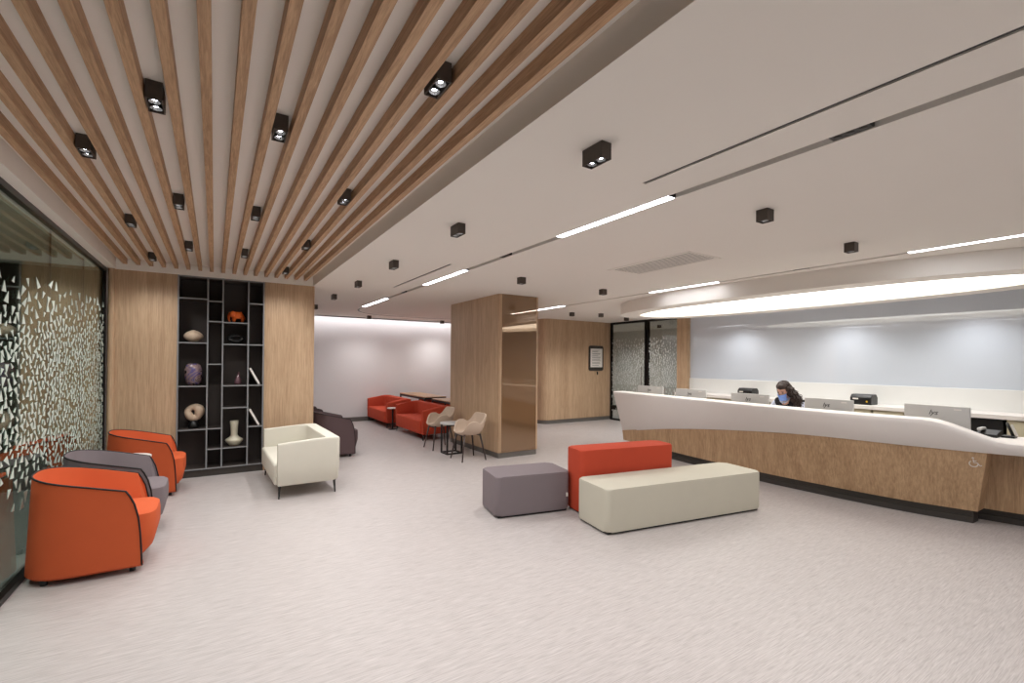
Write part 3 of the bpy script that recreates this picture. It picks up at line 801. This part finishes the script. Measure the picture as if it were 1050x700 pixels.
# ------------------------------------------------------------------ benches in the middle
def bench(label, m, p0, ang, L, D, h0, h):
    """p0 near left corner on the floor, long side runs at angle ang"""
    o = thing('bench', label, 'bench', (p0[0], p0[1], 0), ang)
    bm = B(); prism(bm, rr(0, L, 0, D, .06, 6), .025, h)
    es = [e for e in bm.edges if abs(e.verts[0].co.z-e.verts[1].co.z) < 1e-4]
    bmesh.ops.bevel(bm, geom=es, offset=.018, segments=4, profile=.5, affect='EDGES')
    obj('cushion', bm, m, o, smooth='auto')
    boxo('base', 'black', o, .03, L-.03, .03, D-.03, 0, .03)
    return o
bench('low cream bench, nearest and longest of the three grouped benches', 'greige', (3.065, 3.155), math.radians(-9), 2.03, .53, 0, .425)
bench('tall red bench standing between the grey and cream benches', 'red', (3.25, 3.73), math.radians(-10.5), 1.22, .33, 0, .675)
gb = bench('low grey bench at the left of the red bench', 'plum', (2.425, 4.08), math.radians(-11), .85, .50, 0, .425)
bm = B(); bx(bm, .80, .82, -.006, .003, .16, .20); obj('fabric_label', bm, 'whitetop', gb)

# ------------------------------------------------------------------ reception desk
XT = [(7.2, 6.66), (6.62, 6.575), (5.8, 6.455), (4.7, 6.295), (4.05, 6.20), (3.5, 6.13), (2.7, 6.05), (2.25, 6.08), (1.9, 6.14), (1.5, 6.25), (1.1, 6.42), (.6, 6.60), (0, 6.80), (-1.2, 7.15), (-1.8, 7.35)]
XB = [(7.2, 6.76), (6.62, 6.67), (5.8, 6.545), (5.0, 6.43), (4.2, 6.33), (3.5, 6.275), (2.8, 6.29), (2.0, 6.35), (1.45, 6.50), (1.1, 6.6), (0, 6.95), (-1.2, 7.3), (-1.8, 7.5)]
XB2 = [(2.2, 6.55), (1.5, 6.70), (1.17, 6.78), (0, 7.06), (-1.2, 7.4)]
ZM = [(7.2, .16), (6.62, .27), (5.6, .44), (4.74, .564), (3.62, .684), (2.75, .742), (1.7, .747), (-1.2, .75)]
def sm(t): t = max(0, min(1, t)); return t*t*(3-2*t)
def zt(y): return .862+(1.05-.862)*sm((y-1.16)/(1.80-1.16))
_cx = {}
def crs(y, P):
    k = (round(y, 4), id(P))
    if k not in _cx:
        n = 21; w = .45; _cx[k] = sum(cr(y+w*(2*i/(n-1)-1), P)*(1+math.cos(PI*(2*i/(n-1)-1))) for i in range(n))/sum(1+math.cos(PI*(2*i/(n-1)-1)) for i in range(n))
    return _cx[k]
def lev(y, z):     # x of the front face at height z
    a, b = crs(y, XT), crs(y, XB); return a+(b-a)*(zt(y)-z)/(zt(y)-.13)
desk = thing('reception_desk', 'long curved white reception desk with slanted oak front and dark plinth', 'reception desk', (0, 0, 0))
NY = 110; ys = [6.62-(6.62+1.2)*i/NY for i in range(NY+1)]
def shear(y, z):   # the far end leans inwards towards the floor
    k = max(0, (y-5.2)/1.42)**1.6; return y-.18*k*(1.05-z)/.75
bm = B(); rows = []
for y in ys:
    T = zt(y); zm = crs(y, ZM); dep = interp(y, [(1.2, .14), (1.5, .18), (2.5, .28), (6.6, .28)]); x = crs(y, XT); xm = lev(y, zm)
    P = [(xm+.10, zm+.0), (xm+.006, zm), (xm, zm+.006), (x+.002, T-.06), (x, T-.03), (x+.006, T-.010), (x+.022, T-.001), (x+.05, T), (x+dep-.01, T), (x+dep, T-.01), (x+dep, T-.3 if T > 1 else T-.12)]
    rows.append([(px, shear(y, pz), pz) for px, pz in P])
V = grid(bm, rows, close_v=True); bm.faces.new(V[0]); bm.faces.new(V[-1][::-1]); obj('counter_apron', bm, 'white', desk, smooth='auto')
bm = B(); rows = []
for i in range(81):
    f = i/80
    yT = 6.43+(1.345-6.43)*f; yBt = 6.40+(1.44-6.40)*f
    zm = crs(yT, ZM)
    xt_, xb_ = lev(yT, zm)+.012, lev(yBt, .13)
    rows.append([(xt_, yT, zm+.004), (xb_, yBt, .13), (xb_+.2, yBt, .13), (xt_+.2, yT, zm+.004)])
V = grid(bm, rows, close_v=True); bm.faces.new(V[0]); bm.faces.new(V[-1][::-1]); fp = obj('front_panel', bm, 'oak_desk', desk, smooth='auto')
bm = B(); rows = []
for i in range(41):
    y = 1.50+(-1.2-1.5)*i/40; x = crs(y, XB2)
    rows.append([(x-.03, y, .752), (x, y, .13), (x+.05, y, .13), (x+.05, y, .752)])
V = grid(bm, rows, close_v=True); bm.faces.new(V[0]); bm.faces.new(V[-1][::-1]); obj('recessed_front_panel', bm, 'oak_desk', desk, smooth='auto')
for nm, ya, yb, XX, dx in (('plinth', 6.25, 1.475, XB, .03), ('recessed_plinth', 1.85, -1.2, XB2, .06)):
    bm = B(); rows = []
    for i in range(61):
        y = ya+(yb-ya)*i/60; x = crs(y, XX)+dx
        rows.append([(x, y, .132), (x, y, .075), (x+.008, y, .07), (x+.008, y, .062), (x, y, .057), (x, y, 0), (x+.16, y, 0), (x+.16, y, .132)])
    V = grid(bm, rows, close_v=True); bm.faces.new(V[0]); bm.faces.new(V[-1][::-1]); obj(nm, bm, 'plinth', desk, smooth='auto')
bm = B(); rows = []
for i in range(61):
    y = 6.3+(1.63-6.3)*i/60; x = crs(y, XT)+.15
    rows.append([(x, y, .75), (x+.80, y, .75), (x+.80, y, .72), (x, y, .72)])
V = grid(bm, rows, close_v=True); bm.faces.new(V[0]); bm.faces.new(V[-1][::-1]); obj('worktop', bm, 'white', desk)
bm = B(); rows = []
for i in range(41):
    y = 1.62+(-1.2-1.62)*i/40; x = crs(y, XT)+.13
    rows.append([(x, y, .861), (x+.62, y, .861), (x+.62, y, .81), (x, y, .81)])
V = grid(bm, rows, close_v=True); bm.faces.new(V[0]); bm.faces.new(V[-1][::-1]); obj('low_counter_top', bm, 'white', desk)
for y in (6.15, 4.45, 3.1, -1.1):
    x = crs(y, XT); boxo('support_panel', 'white', desk, x+.45, x+.92 if y > 1.4 else x+.68, y-.015, y+.015, 0, .72 if y > 1.3 else .80)
# wheelchair symbol on the oak front
bm = B()
def P3(u, v): # u along -y (to the right in view), v up; on the slanted front near y=1.43
    y = 1.435-u; z = .645+v; return (lev(y, z)+.006, y, z)
arc = [P3(.030*math.cos(a)-.006, -.018+.030*math.sin(a)) for a in [math.radians(125+i*(235/16)) for i in range(17)]]
tube(bm, arc, .0045, 6); tube(bm, [P3(-.006, .028), P3(-.004, -.004), P3(.022, -.006), P3(.038, -.034), P3(.05, -.028)], .0045, 6)
tube(bm, [P3(-.005, .014), P3(.016, .014)], .004, 6); tube(bm, [P3(-.008, .038), P3(-.006, .046)], .008, 8)
obj('wheelchair_symbol', bm, 'whitetop', desk, True, label='small white wheelchair symbol')

# ---------------- monitors seen from behind
def text_mesh(name, body, size, m, parent, loc, rot, shear=.35, ext=.0006):
    cu = bpy.data.curves.new(name, 'FONT'); cu.body = body; cu.size = size; cu.shear = shear; cu.extrude = ext; cu.align_x = 'CENTER'; cu.offset = 0
    t = bpy.data.objects.new(name, cu); C.objects.link(t)
    dg = bpy.context.evaluated_depsgraph_get(); me = bpy.data.meshes.new_from_object(t.evaluated_get(dg))
    bpy.data.objects.remove(t); me.materials.clear(); me.materials.append(M[m])
    o = bpy.data.objects.new(name, me); C.objects.link(o); o.parent = parent; o.location = loc; o.rotation_euler = rot
    return o
def monitor(label, x, y, rotz, grp):
    o = thing('monitor', label, 'monitor', (x, y, .75), rotz, grp)     # back faces local -x
    boxo('back_cover', 'steel', o, -.012, .02, -.275, .275, .125, .425, .006, 2)
    boxo('screen', 'black', o, .021, .024, -.265, .265, .135, .415)
    bm = B(); bx(bm, .02, .05, -.09, .09, .004, .2, .004, 1); obj('stand', bm, 'steel', o)
    bm = B(); bx(bm, -.02, .18, -.1, .1, 0, .008, .003, 1); obj('foot', bm, 'steel', o)
    text_mesh('logo', 'lys', .075, 'inkdark', o, (-.0135, .02, .325), (PI/2, 0, -PI/2))
    bm = B(); bx(bm, -.0135, -.012, -.21, -.15, .385, .4); obj('sticker', bm, 'whitetop', o)
    return o
m0 = monitor('grey monitor back at the far left end of the desk', 6.92, 6.0, .12, 'monitors along the reception desk')
m0['group'] = 'monitors along the reception desk'
for x, y, r, l in ((6.72, 4.97, .10, 'grey monitor back second from the far desk end, left of the first label printer'),
                   (6.50, 3.82, .04, 'grey monitor back just left of the masked receptionist'),
                   (6.45, 2.78, -.02, 'grey monitor back just right of the masked receptionist'),
                   (6.52, 1.77, -.06, 'grey monitor back nearest, where the desk top dips')):
    dup(m0, (x, y, .75), r, l)

# ---------------- things on the low counter
ph = thing('desk_phone', 'black desk phone on the low counter beside the nearest monitor', 'phone', (6.86, 1.44, .862), PI)
bm = B(); prism(bm, [(-.09, -.08), (.09, -.08), (.09, .08), (-.09, .08)], 0, .03)
for v in bm.verts:
    if v.co.z > .01 and v.co.x < 0: v.co.z = .065
obj('body', bm, 'black', ph)
bm = B(); bx(bm, -.08, .08, -.07, -.03, .06, .09, .01, 3); obj('handset', bm, 'steel', ph, smooth='auto')
cs = thing('card_stand', 'slanted black and white card stand on the low counter', 'stand', (6.93, 1.30, .862), math.radians(180))
bm = B(); bx(bm, -.06, .06, -.05, .05, 0, .02, .004, 2); obj('base', bm, 'black', cs)
bm = B(); tube(bm, [(0, .03, .018), (-.02, -.02, .15)], [.014, .012], 10); obj('stem', bm, 'black', cs, True)
bm = B(); bx(bm, -.035, .035, -.004, .004, 0, .12, .002, 1); bmesh.ops.rotate(bm, verts=bm.verts, cent=(0, 0, 0), matrix=Matrix.Rotation(math.radians(20), 3, 'X')); bmesh.ops.translate(bm, verts=bm.verts, vec=(0, .058, .022)); obj('card_holder', bm, 'whitetop', cs)

# ------------------------------------------------------------------ back cabinets
tag(boxo('back_worktop', 'white', None, 8.88, RX-.05, -1.2, 7.0, .885, .945, .003, 1), 'long white worktop along the wall behind the reception desk', 'worktop')
def cabinet(label, y0, w, grp):
    o = thing('cabinet', label, 'cabinet', (8.92, y0, 0), 0, grp)
    boxo('body', 'cream', o, .02, .52, -w/2+.002, w/2-.002, .08, .88)
    for s in (-1, 1):
        d = boxo('door', 'cream', o, 0, .018, (s-1)*w/4+.006, (s+1)*w/4-.006, .09, .87)
        bm = B(); lathe(bm, [(0, 0), (.006, 0), (.006, .014), (.014, .02), (.012, .028), (0, .03)], 0, 0, 14)
        bmesh.ops.rotate(bm, verts=bm.verts, cent=(0, 0, 0), matrix=Matrix.Rotation(-PI/2, 3, 'Y')); bmesh.ops.translate(bm, verts=bm.verts, vec=(0, (s)*w/4-s*w*.0+.08*s*0, .79)); obj('knob', bm, 'knob', d, True)
    boxo('kick_board', 'plinth', o, .05, .5, -w/2+.002, w/2-.002, 0, .08)
    return o
cb = cabinet('cream wall cabinet at the right edge, under the white worktop', 1.30, .8, 'cream cabinets under the back worktop')
for y, l in ((.48, 'cream wall cabinet just past the right edge of view'), (-.34, 'cream wall cabinet at the near end of the back worktop'), (2.8, 'cream wall cabinet left of the dark niche, behind the desk'), (3.62, 'cream wall cabinet behind the masked receptionist'), (4.44, 'cream wall cabinet under the worktop near the first label printer'), (5.26, 'cream wall cabinet under the far label printer'), (6.08, 'cream wall cabinet near the far end of the back worktop')):
    dup(cb, (8.92, y, 0), 0, l)
pc = thing('computer_case', 'black computer case in the open niche under the back worktop', 'computer', (9.1, 2.04, 0))
boxo('case', 'black', pc, -.16, .28, -.31, .31, .42, .872, .006, 1)
boxo('white_tag', 'whitetop', pc, -.164, -.16, .2, .27, .79, .83)
boxo('stand', 'plinth', pc, -.12, .28, -.3, .3, 0, .42)
def printer(label, x, y, z, s, grp):
    o = thing('label_printer', label, 'printer', (x, y, z), 0, grp)
    prof = [(-.12*s, 0), (.14*s, 0), (.14*s, .12*s), (.09*s, .17*s), (-.07*s, .17*s), (-.12*s, .12*s)]
    bm = B(); V1 = [bm.verts.new((x_, -.15*s, z_)) for x_, z_ in prof]; V2 = [bm.verts.new((x_, .15*s, z_)) for x_, z_ in prof]
    n = len(prof)
    for i in range(n): bm.faces.new((V1[i], V1[(i+1) % n], V2[(i+1) % n], V2[i]))
    bm.faces.new(V1[::-1]); bm.faces.new(V2)
    obj('body', bm, 'black', o, mods=[('BEVEL', dict(width=.012, segments=3))])
    boxo('display', 'whitetop', o, -.123*s, -.119*s, .03*s, .11*s, .085*s, .108*s)
    bm = B(); lathe(bm, [(0, 0), (.014, 0), (.014, .004), (0, .005)], 0, 0, 14); bmesh.ops.rotate(bm, verts=bm.verts, cent=(0, 0, 0), matrix=Matrix.Rotation(-PI/2, 3, 'Y')); bmesh.ops.translate(bm, verts=bm.verts, vec=(-.119*s, -.09*s, .055*s)); obj('feed_button', bm, 'yellow', o, label='yellow button')
    return o
p1 = printer('black label printer on the back worktop left of the receptionist', 9.12, 5.40, .946, 1.0, 'label printers')
p2 = dup(p1, (9.12, 3.40, .946), 0, 'black label printer on the back worktop right of the receptionist')
nb = tag(boxo('card_reader', 'black', None, 9.2, 9.28, 6.82, 6.93, .946, .975, .004, 1), 'tiny dark device on the worktop at the far left end', 'device')

# framed notice on the far oak wall
fn = thing('framed_notice', 'dark rounded framed notice with printed white sheet on the far oak wall', 'sign', (8.95, 9.695, 1.73))
pts = rr(-.265, .265, -.345, .345, .06)
bm = B(); prism(bm, pts, 0, .025)
bmesh.ops.rotate(bm, verts=bm.verts, cent=(0, 0, 0), matrix=Matrix.Rotation(PI/2, 3, 'X')); obj('frame', bm, 'plinth', fn, smooth='auto')
sh = boxo('sheet', 'paper', fn, -.215, .215, -.03, -.0255, -.25, .265)
bm = B()
for z, w1 in ((.20, .26), (.175, .2), (.13, .3), (.11, .28), (.07, .22), (.03, .32), (.005, .3), (-.04, .3), (-.07, .32), (-.12, .28), (-.15, .3), (-.2, .24)):
    bx(bm, -.16, -.16+w1, -.0315, -.0301, z-.005, z+.005)
obj('print_lines', bm, 'ink', sh)
bm = B(); tube(bm, [(9.0, 9.69, 1.35), (9.0, 9.675, 1.33), (9.0, 9.672, 1.27)], [.02, .022, .012], 10); tag(obj('wall_hook', bm, 'black', smooth=True), 'small black wall hook below the framed notice', 'hook')

# ------------------------------------------------------------------ receptionist
pe = thing('person', 'seated person with long curly dark hair, blue face mask and black vest behind the desk', 'person', (7.20, 3.60, 0), PI)
# local frame: +x is where she faces; head forward and bowed
def body(extra, name, m, idx=None, par=pe):
    V = [(0, 0, .54), (.0, 0, .72), (.05, 0, .92), (.10, 0, 1.04), (.145, 0, 1.11), (.17, 0, 1.17)]
    Rr = [.135, .115, .125, .09, .048, .045]
    Ed = [(0, 1), (1, 2), (2, 3), (3, 4), (4, 5)]
    for s in (-1, 1):
        b = len(V)
        V += [(.085, s*.10, 1.055), (.09, s*.175, 1.02), (.15, s*.235, .84), (.34, s*.16, .79), (.42, s*.14, .785)]
        Rr += [.055, .052, .042, .03, .024]; Ed += [(3, b), (b, b+1), (b+1, b+2), (b+2, b+3), (b+3, b+4)]
        for q, (dy, L, rr_) in enumerate(((.028, .07, .0095), (.011, .082, .010), (-.008, .076, .0095), (-.026, .06, .0085))):
            k = len(V); y = s*.14+dy*s
            V += [(.452, y*1.0, .788), (.452+L*.55, y, .792), (.452+L, y, .776)]; Rr += [.011, rr_, rr_*.85]; Ed += [(b+4, k), (k, k+1), (k+1, k+2)]
        k = len(V); V += [(.425, s*.14-s*.045, .78), (.46, s*.14-s*.06, .776)]; Rr += [.011, .009]; Ed += [(b+4, k), (k, k+1)]
        k = len(V); V += [(.06, s*.09, .52), (.42, s*.11, .52), (.40, s*.11, .28), (.38, s*.11, .09), (.50, s*.12, .045)]
        Rr += [.095, .062, .052, .036, .03]; Ed += [(0, k), (k, k+1), (k+1, k+2), (k+2, k+3), (k+3, k+4)]
    if idx is None: return skin(name, V, Ed, [r+extra for r in Rr], m, par)
    keep = idx(V, Ed); mp = {v: i for i, v in enumerate(keep)}
    return skin(name, [V[i] for i in keep], [(mp[a], mp[b]) for a, b in Ed if a in mp and b in mp], [Rr[i]+extra for i in keep], m, par)
bo = body(0, 'body', 'skin')
top_idx = [0, 1, 2, 3]
def per_side(): # indices of the arm and leg joints for both sides (each side adds 5+12+2+5 = 24)
    return [6, 6+24]
arms = [b+i for b in per_side() for i in range(4)]
legs = [b+19+i for b in per_side() for i in range(4)]
body(.010, 'blouse', 'blouse', lambda V, E: [0, 1, 2, 3]+arms)
body(.032, 'vest', 'vest', lambda V, E: [0, 1, 2, 3]+[6, 30, 7, 31])
body(.012, 'trousers', 'vest', lambda V, E: [0]+legs)
for b in per_side():
    pass
# shoes
for s in (-1, 1):
    bm = B(); ellip(bm, (.47, s*.12, .04), (.12, .042, .038), 18, 10); obj('shoe', bm, 'black', pe, True)
# collar
bm = B()
for s in (-1, 1):
    A = [(.205, 0, 1.055), (.215, s*.012, 1.03), (.215, s*.05, 1.06), (.185, s*.075, 1.105), (.15, s*.07, 1.13), (.175, s*.045, 1.115)]
    f = [bm.verts.new(p) for p in A]; g = [bm.verts.new((p[0]-.006, p[1], p[2]-.006)) for p in A]; bm.faces.new(f); bm.faces.new(g[::-1])
    for i in range(len(A)): bm.faces.new((f[i], f[(i+1) % 6], g[(i+1) % 6], g[i]))
obj('collar', bm, 'blouse', pe)
# head (local: +x face), bowed
HR = Matrix.Translation((.20, 0, 1.212)) @ Matrix.Rotation(math.radians(24), 4, 'Y') @ Matrix.Rotation(math.radians(-2), 4, 'Z')
def hp(p): return HR @ Vector(p)
def headfn(p):
    x, y, z = p
    if z < 0: 
        k = -z; x2 = x*(1-.22*k*k)+(.10*k if x > 0 else .02*k); y2 = y*(1-.36*k*k)
    else: x2, y2 = x, y
    g = math.exp(-((y/.16)**2))*math.exp(-(((z+.12)/.16)**2))
    if x > 0: x2 += .20*g                                       # nose
    if x > .5: x2 -= .07*(math.exp(-(((abs(y)-.36)/.16)**2))*math.exp(-(((z-.08)/.10)**2)))   # eye sockets
    if x > 0: x2 += .05*math.exp(-((y/.22)**2))*math.exp(-(((z+.5)/.08)**2))                 # lips
    return Vector((x2, y2, z))
bm = B(); ellip(bm, (0, 0, 0), (.095, .075, .118), 40, 28, headfn)
for v in bm.verts: v.co = hp(v.co)
hd = obj('head', bm, 'skin', bo, True)
for s in (-1, 1):
    bm = B(); ellip(bm, (.083, s*.03, .010), (.012, .014, .007), 12, 8)
    for v in bm.verts: v.co = hp(v.co)
    obj('eye', bm, 'inkdark', bo, True)
    bm = B(); tube(bm, [hp((.088, s*.014, .03)), hp((.092, s*.03, .036)), hp((.078, s*.048, .032))], .0035, 6); obj('eyebrow', bm, 'hair', bo, True)
    bm = B(); ellip(bm, (-.005, s*.077, -.01), (.018, .008, .03), 12, 8)
    for v in bm.verts: v.co = hp(v.co)
    obj('ear', bm, 'skin', bo, True)
# face mask: a shell over nose, mouth and chin
rows = []
for i in range(13):
    u = -1+2*i/12; row = []
    for j in range(9):
        v = j/8; z = -.012-.098*v; y = u*.066*(1-.12*v)
        xx = .104*math.sqrt(max(0, 1-(u*.86)**2))*(1-.10*v*v)+.020*math.exp(-(u/.3)**2)*math.exp(-((v-.15)/.35)**2)+.012
        row.append((xx, y, z))
    rows.append(row)
bm = B(); grid(bm, rows)
for v in bm.verts: v.co = hp(v.co)
mk = obj('face_mask', bm, 'mask', pe, True, mods=[('SOLIDIFY', dict(thickness=.004, offset=1))], label='blue face mask')
for s in (-1, 1):
    bm = B(); tube(bm, [hp((.06, s*.064, -.02)), hp((.02, s*.077, 0)), hp((-.015, s*.083, .0)), hp((.02, s*.078, -.04)), hp((.055, s*.06, -.09))], .0015, 5); obj('ear_loop', bm, 'mask', mk, True)
# hair: cap + curls
bm = B(); rq = random.Random(5)
def capfn(p):
    x, y, z = p; r = 1.0+.05*math.sin(9*y+4*z)+.04*math.sin(13*x+7*z)
    if x > .45 and z < .30: r *= .78
    return Vector((x*r, y*r, z*r))
ellip(bm, (-.012, 0, .026), (.110, .094, .116), 32, 22, capfn)
for v in bm.verts: v.co = hp(v.co)
for k in range(150):
    side = 1 if k > 34 else -1; a = rq.uniform(-.1, 1.0)
    th = math.radians((58 if side > 0 else 100)+rq.uniform(0, 180-(58 if side > 0 else 100))); y0 = side*math.sin(th)*.078; x0 = math.cos(th)*.085-.01
    z0 = rq.uniform(-.02, .09); P = []; ln = rq.uniform(.15, .27)*(1.0 if side > 0 else .7); w1 = rq.uniform(0, 6); sr = 1+.4*rq.random()
    base = hp((x0, y0*.98, z0)); out = Vector((x0*.25, side*(1.0 if side > 0 else .1), 0))
    steps = 30
    for j in range(steps):
        t = j/(steps-1)
        sp = .06*t*sr
        P.append((base.x+out.x*sp*.8+.017*math.sin(w1+t*19)-.03*t, base.y+out.y*sp*1.9+.017*math.cos(w1+t*19), base.z-ln*t))
    tube(bm, P, [.010*(1-.55*j/(steps-1)) for j in range(steps)], 5)
for k in range(40):
    th = rq.uniform(-PI, PI); P = []
    for j in range(8):
        ph = .15+.17*j; P.append(hp((-.018+.112*math.sin(ph)*math.cos(th), .099*math.sin(ph)*math.sin(th)+.003*math.sin(j*2), .024+.124*math.cos(ph))))
        if math.cos(th) > .3 and ph > .8: break
    if len(P) > 2 and math.cos(th) < .3: tube(bm, P, .006, 5)
obj('hair', bm, 'hair', pe, True, label='long dark curly hair')
# swivel chair under the person
oc = thing('office_chair', 'black swivel chair the receptionist sits on behind the desk', 'chair', (7.24, 3.60, 0), PI)
boxo('seat', 'black', oc, -.22, .24, -.23, .23, .37, .42, .02, 3)
boxo('backrest', 'black', oc, -.27, -.22, -.2, .2, .50, .88, .02, 3)
bm = B(); tube(bm, [(0, 0, .08), (0, 0, .37)], .025, 12); tube(bm, [(-.2, 0, .40), (-.26, 0, .42), (-.255, 0, .55)], .014, 8); obj('post', bm, 'dark', oc, True)
for k in range(5):
    a = 2*PI*k/5+.3
    bm = B(); tube(bm, [(0, 0, .09), (.27*math.cos(a), .27*math.sin(a), .06)], [.022, .014], 8); sp_ = obj('foot_spoke', bm, 'dark', oc, True)
    bm = B(); lathe(bm, [(0, 0), (.02, .006), (.026, .026), (.02, .046), (0, .052)], .27*math.cos(a), .27*math.sin(a), 12); obj('castor', bm, 'black', sp_, True)

# ------------------------------------------------------------------ world and view
w = bpy.data.worlds.new('world'); bpy.context.scene.world = w; w.use_nodes = True
w.node_tree.nodes['Background'].inputs[0].default_value = (.05, .05, .05, 1)
sc = bpy.context.scene
sc.view_settings.view_transform = 'Standard'; sc.view_settings.look = 'None'; sc.view_settings.gamma = 1
sc.view_settings.use_curve_mapping = False; sc.view_settings.exposure = -0.22
sc.cycles.max_bounces = 10; sc.cycles.diffuse_bounces = 5; sc.cycles.glossy_bounces = 5; sc.cycles.transparent_max_bounces = 12
sc.cycles.use_denoising = True; sc.cycles.sample_clamp_indirect = 4
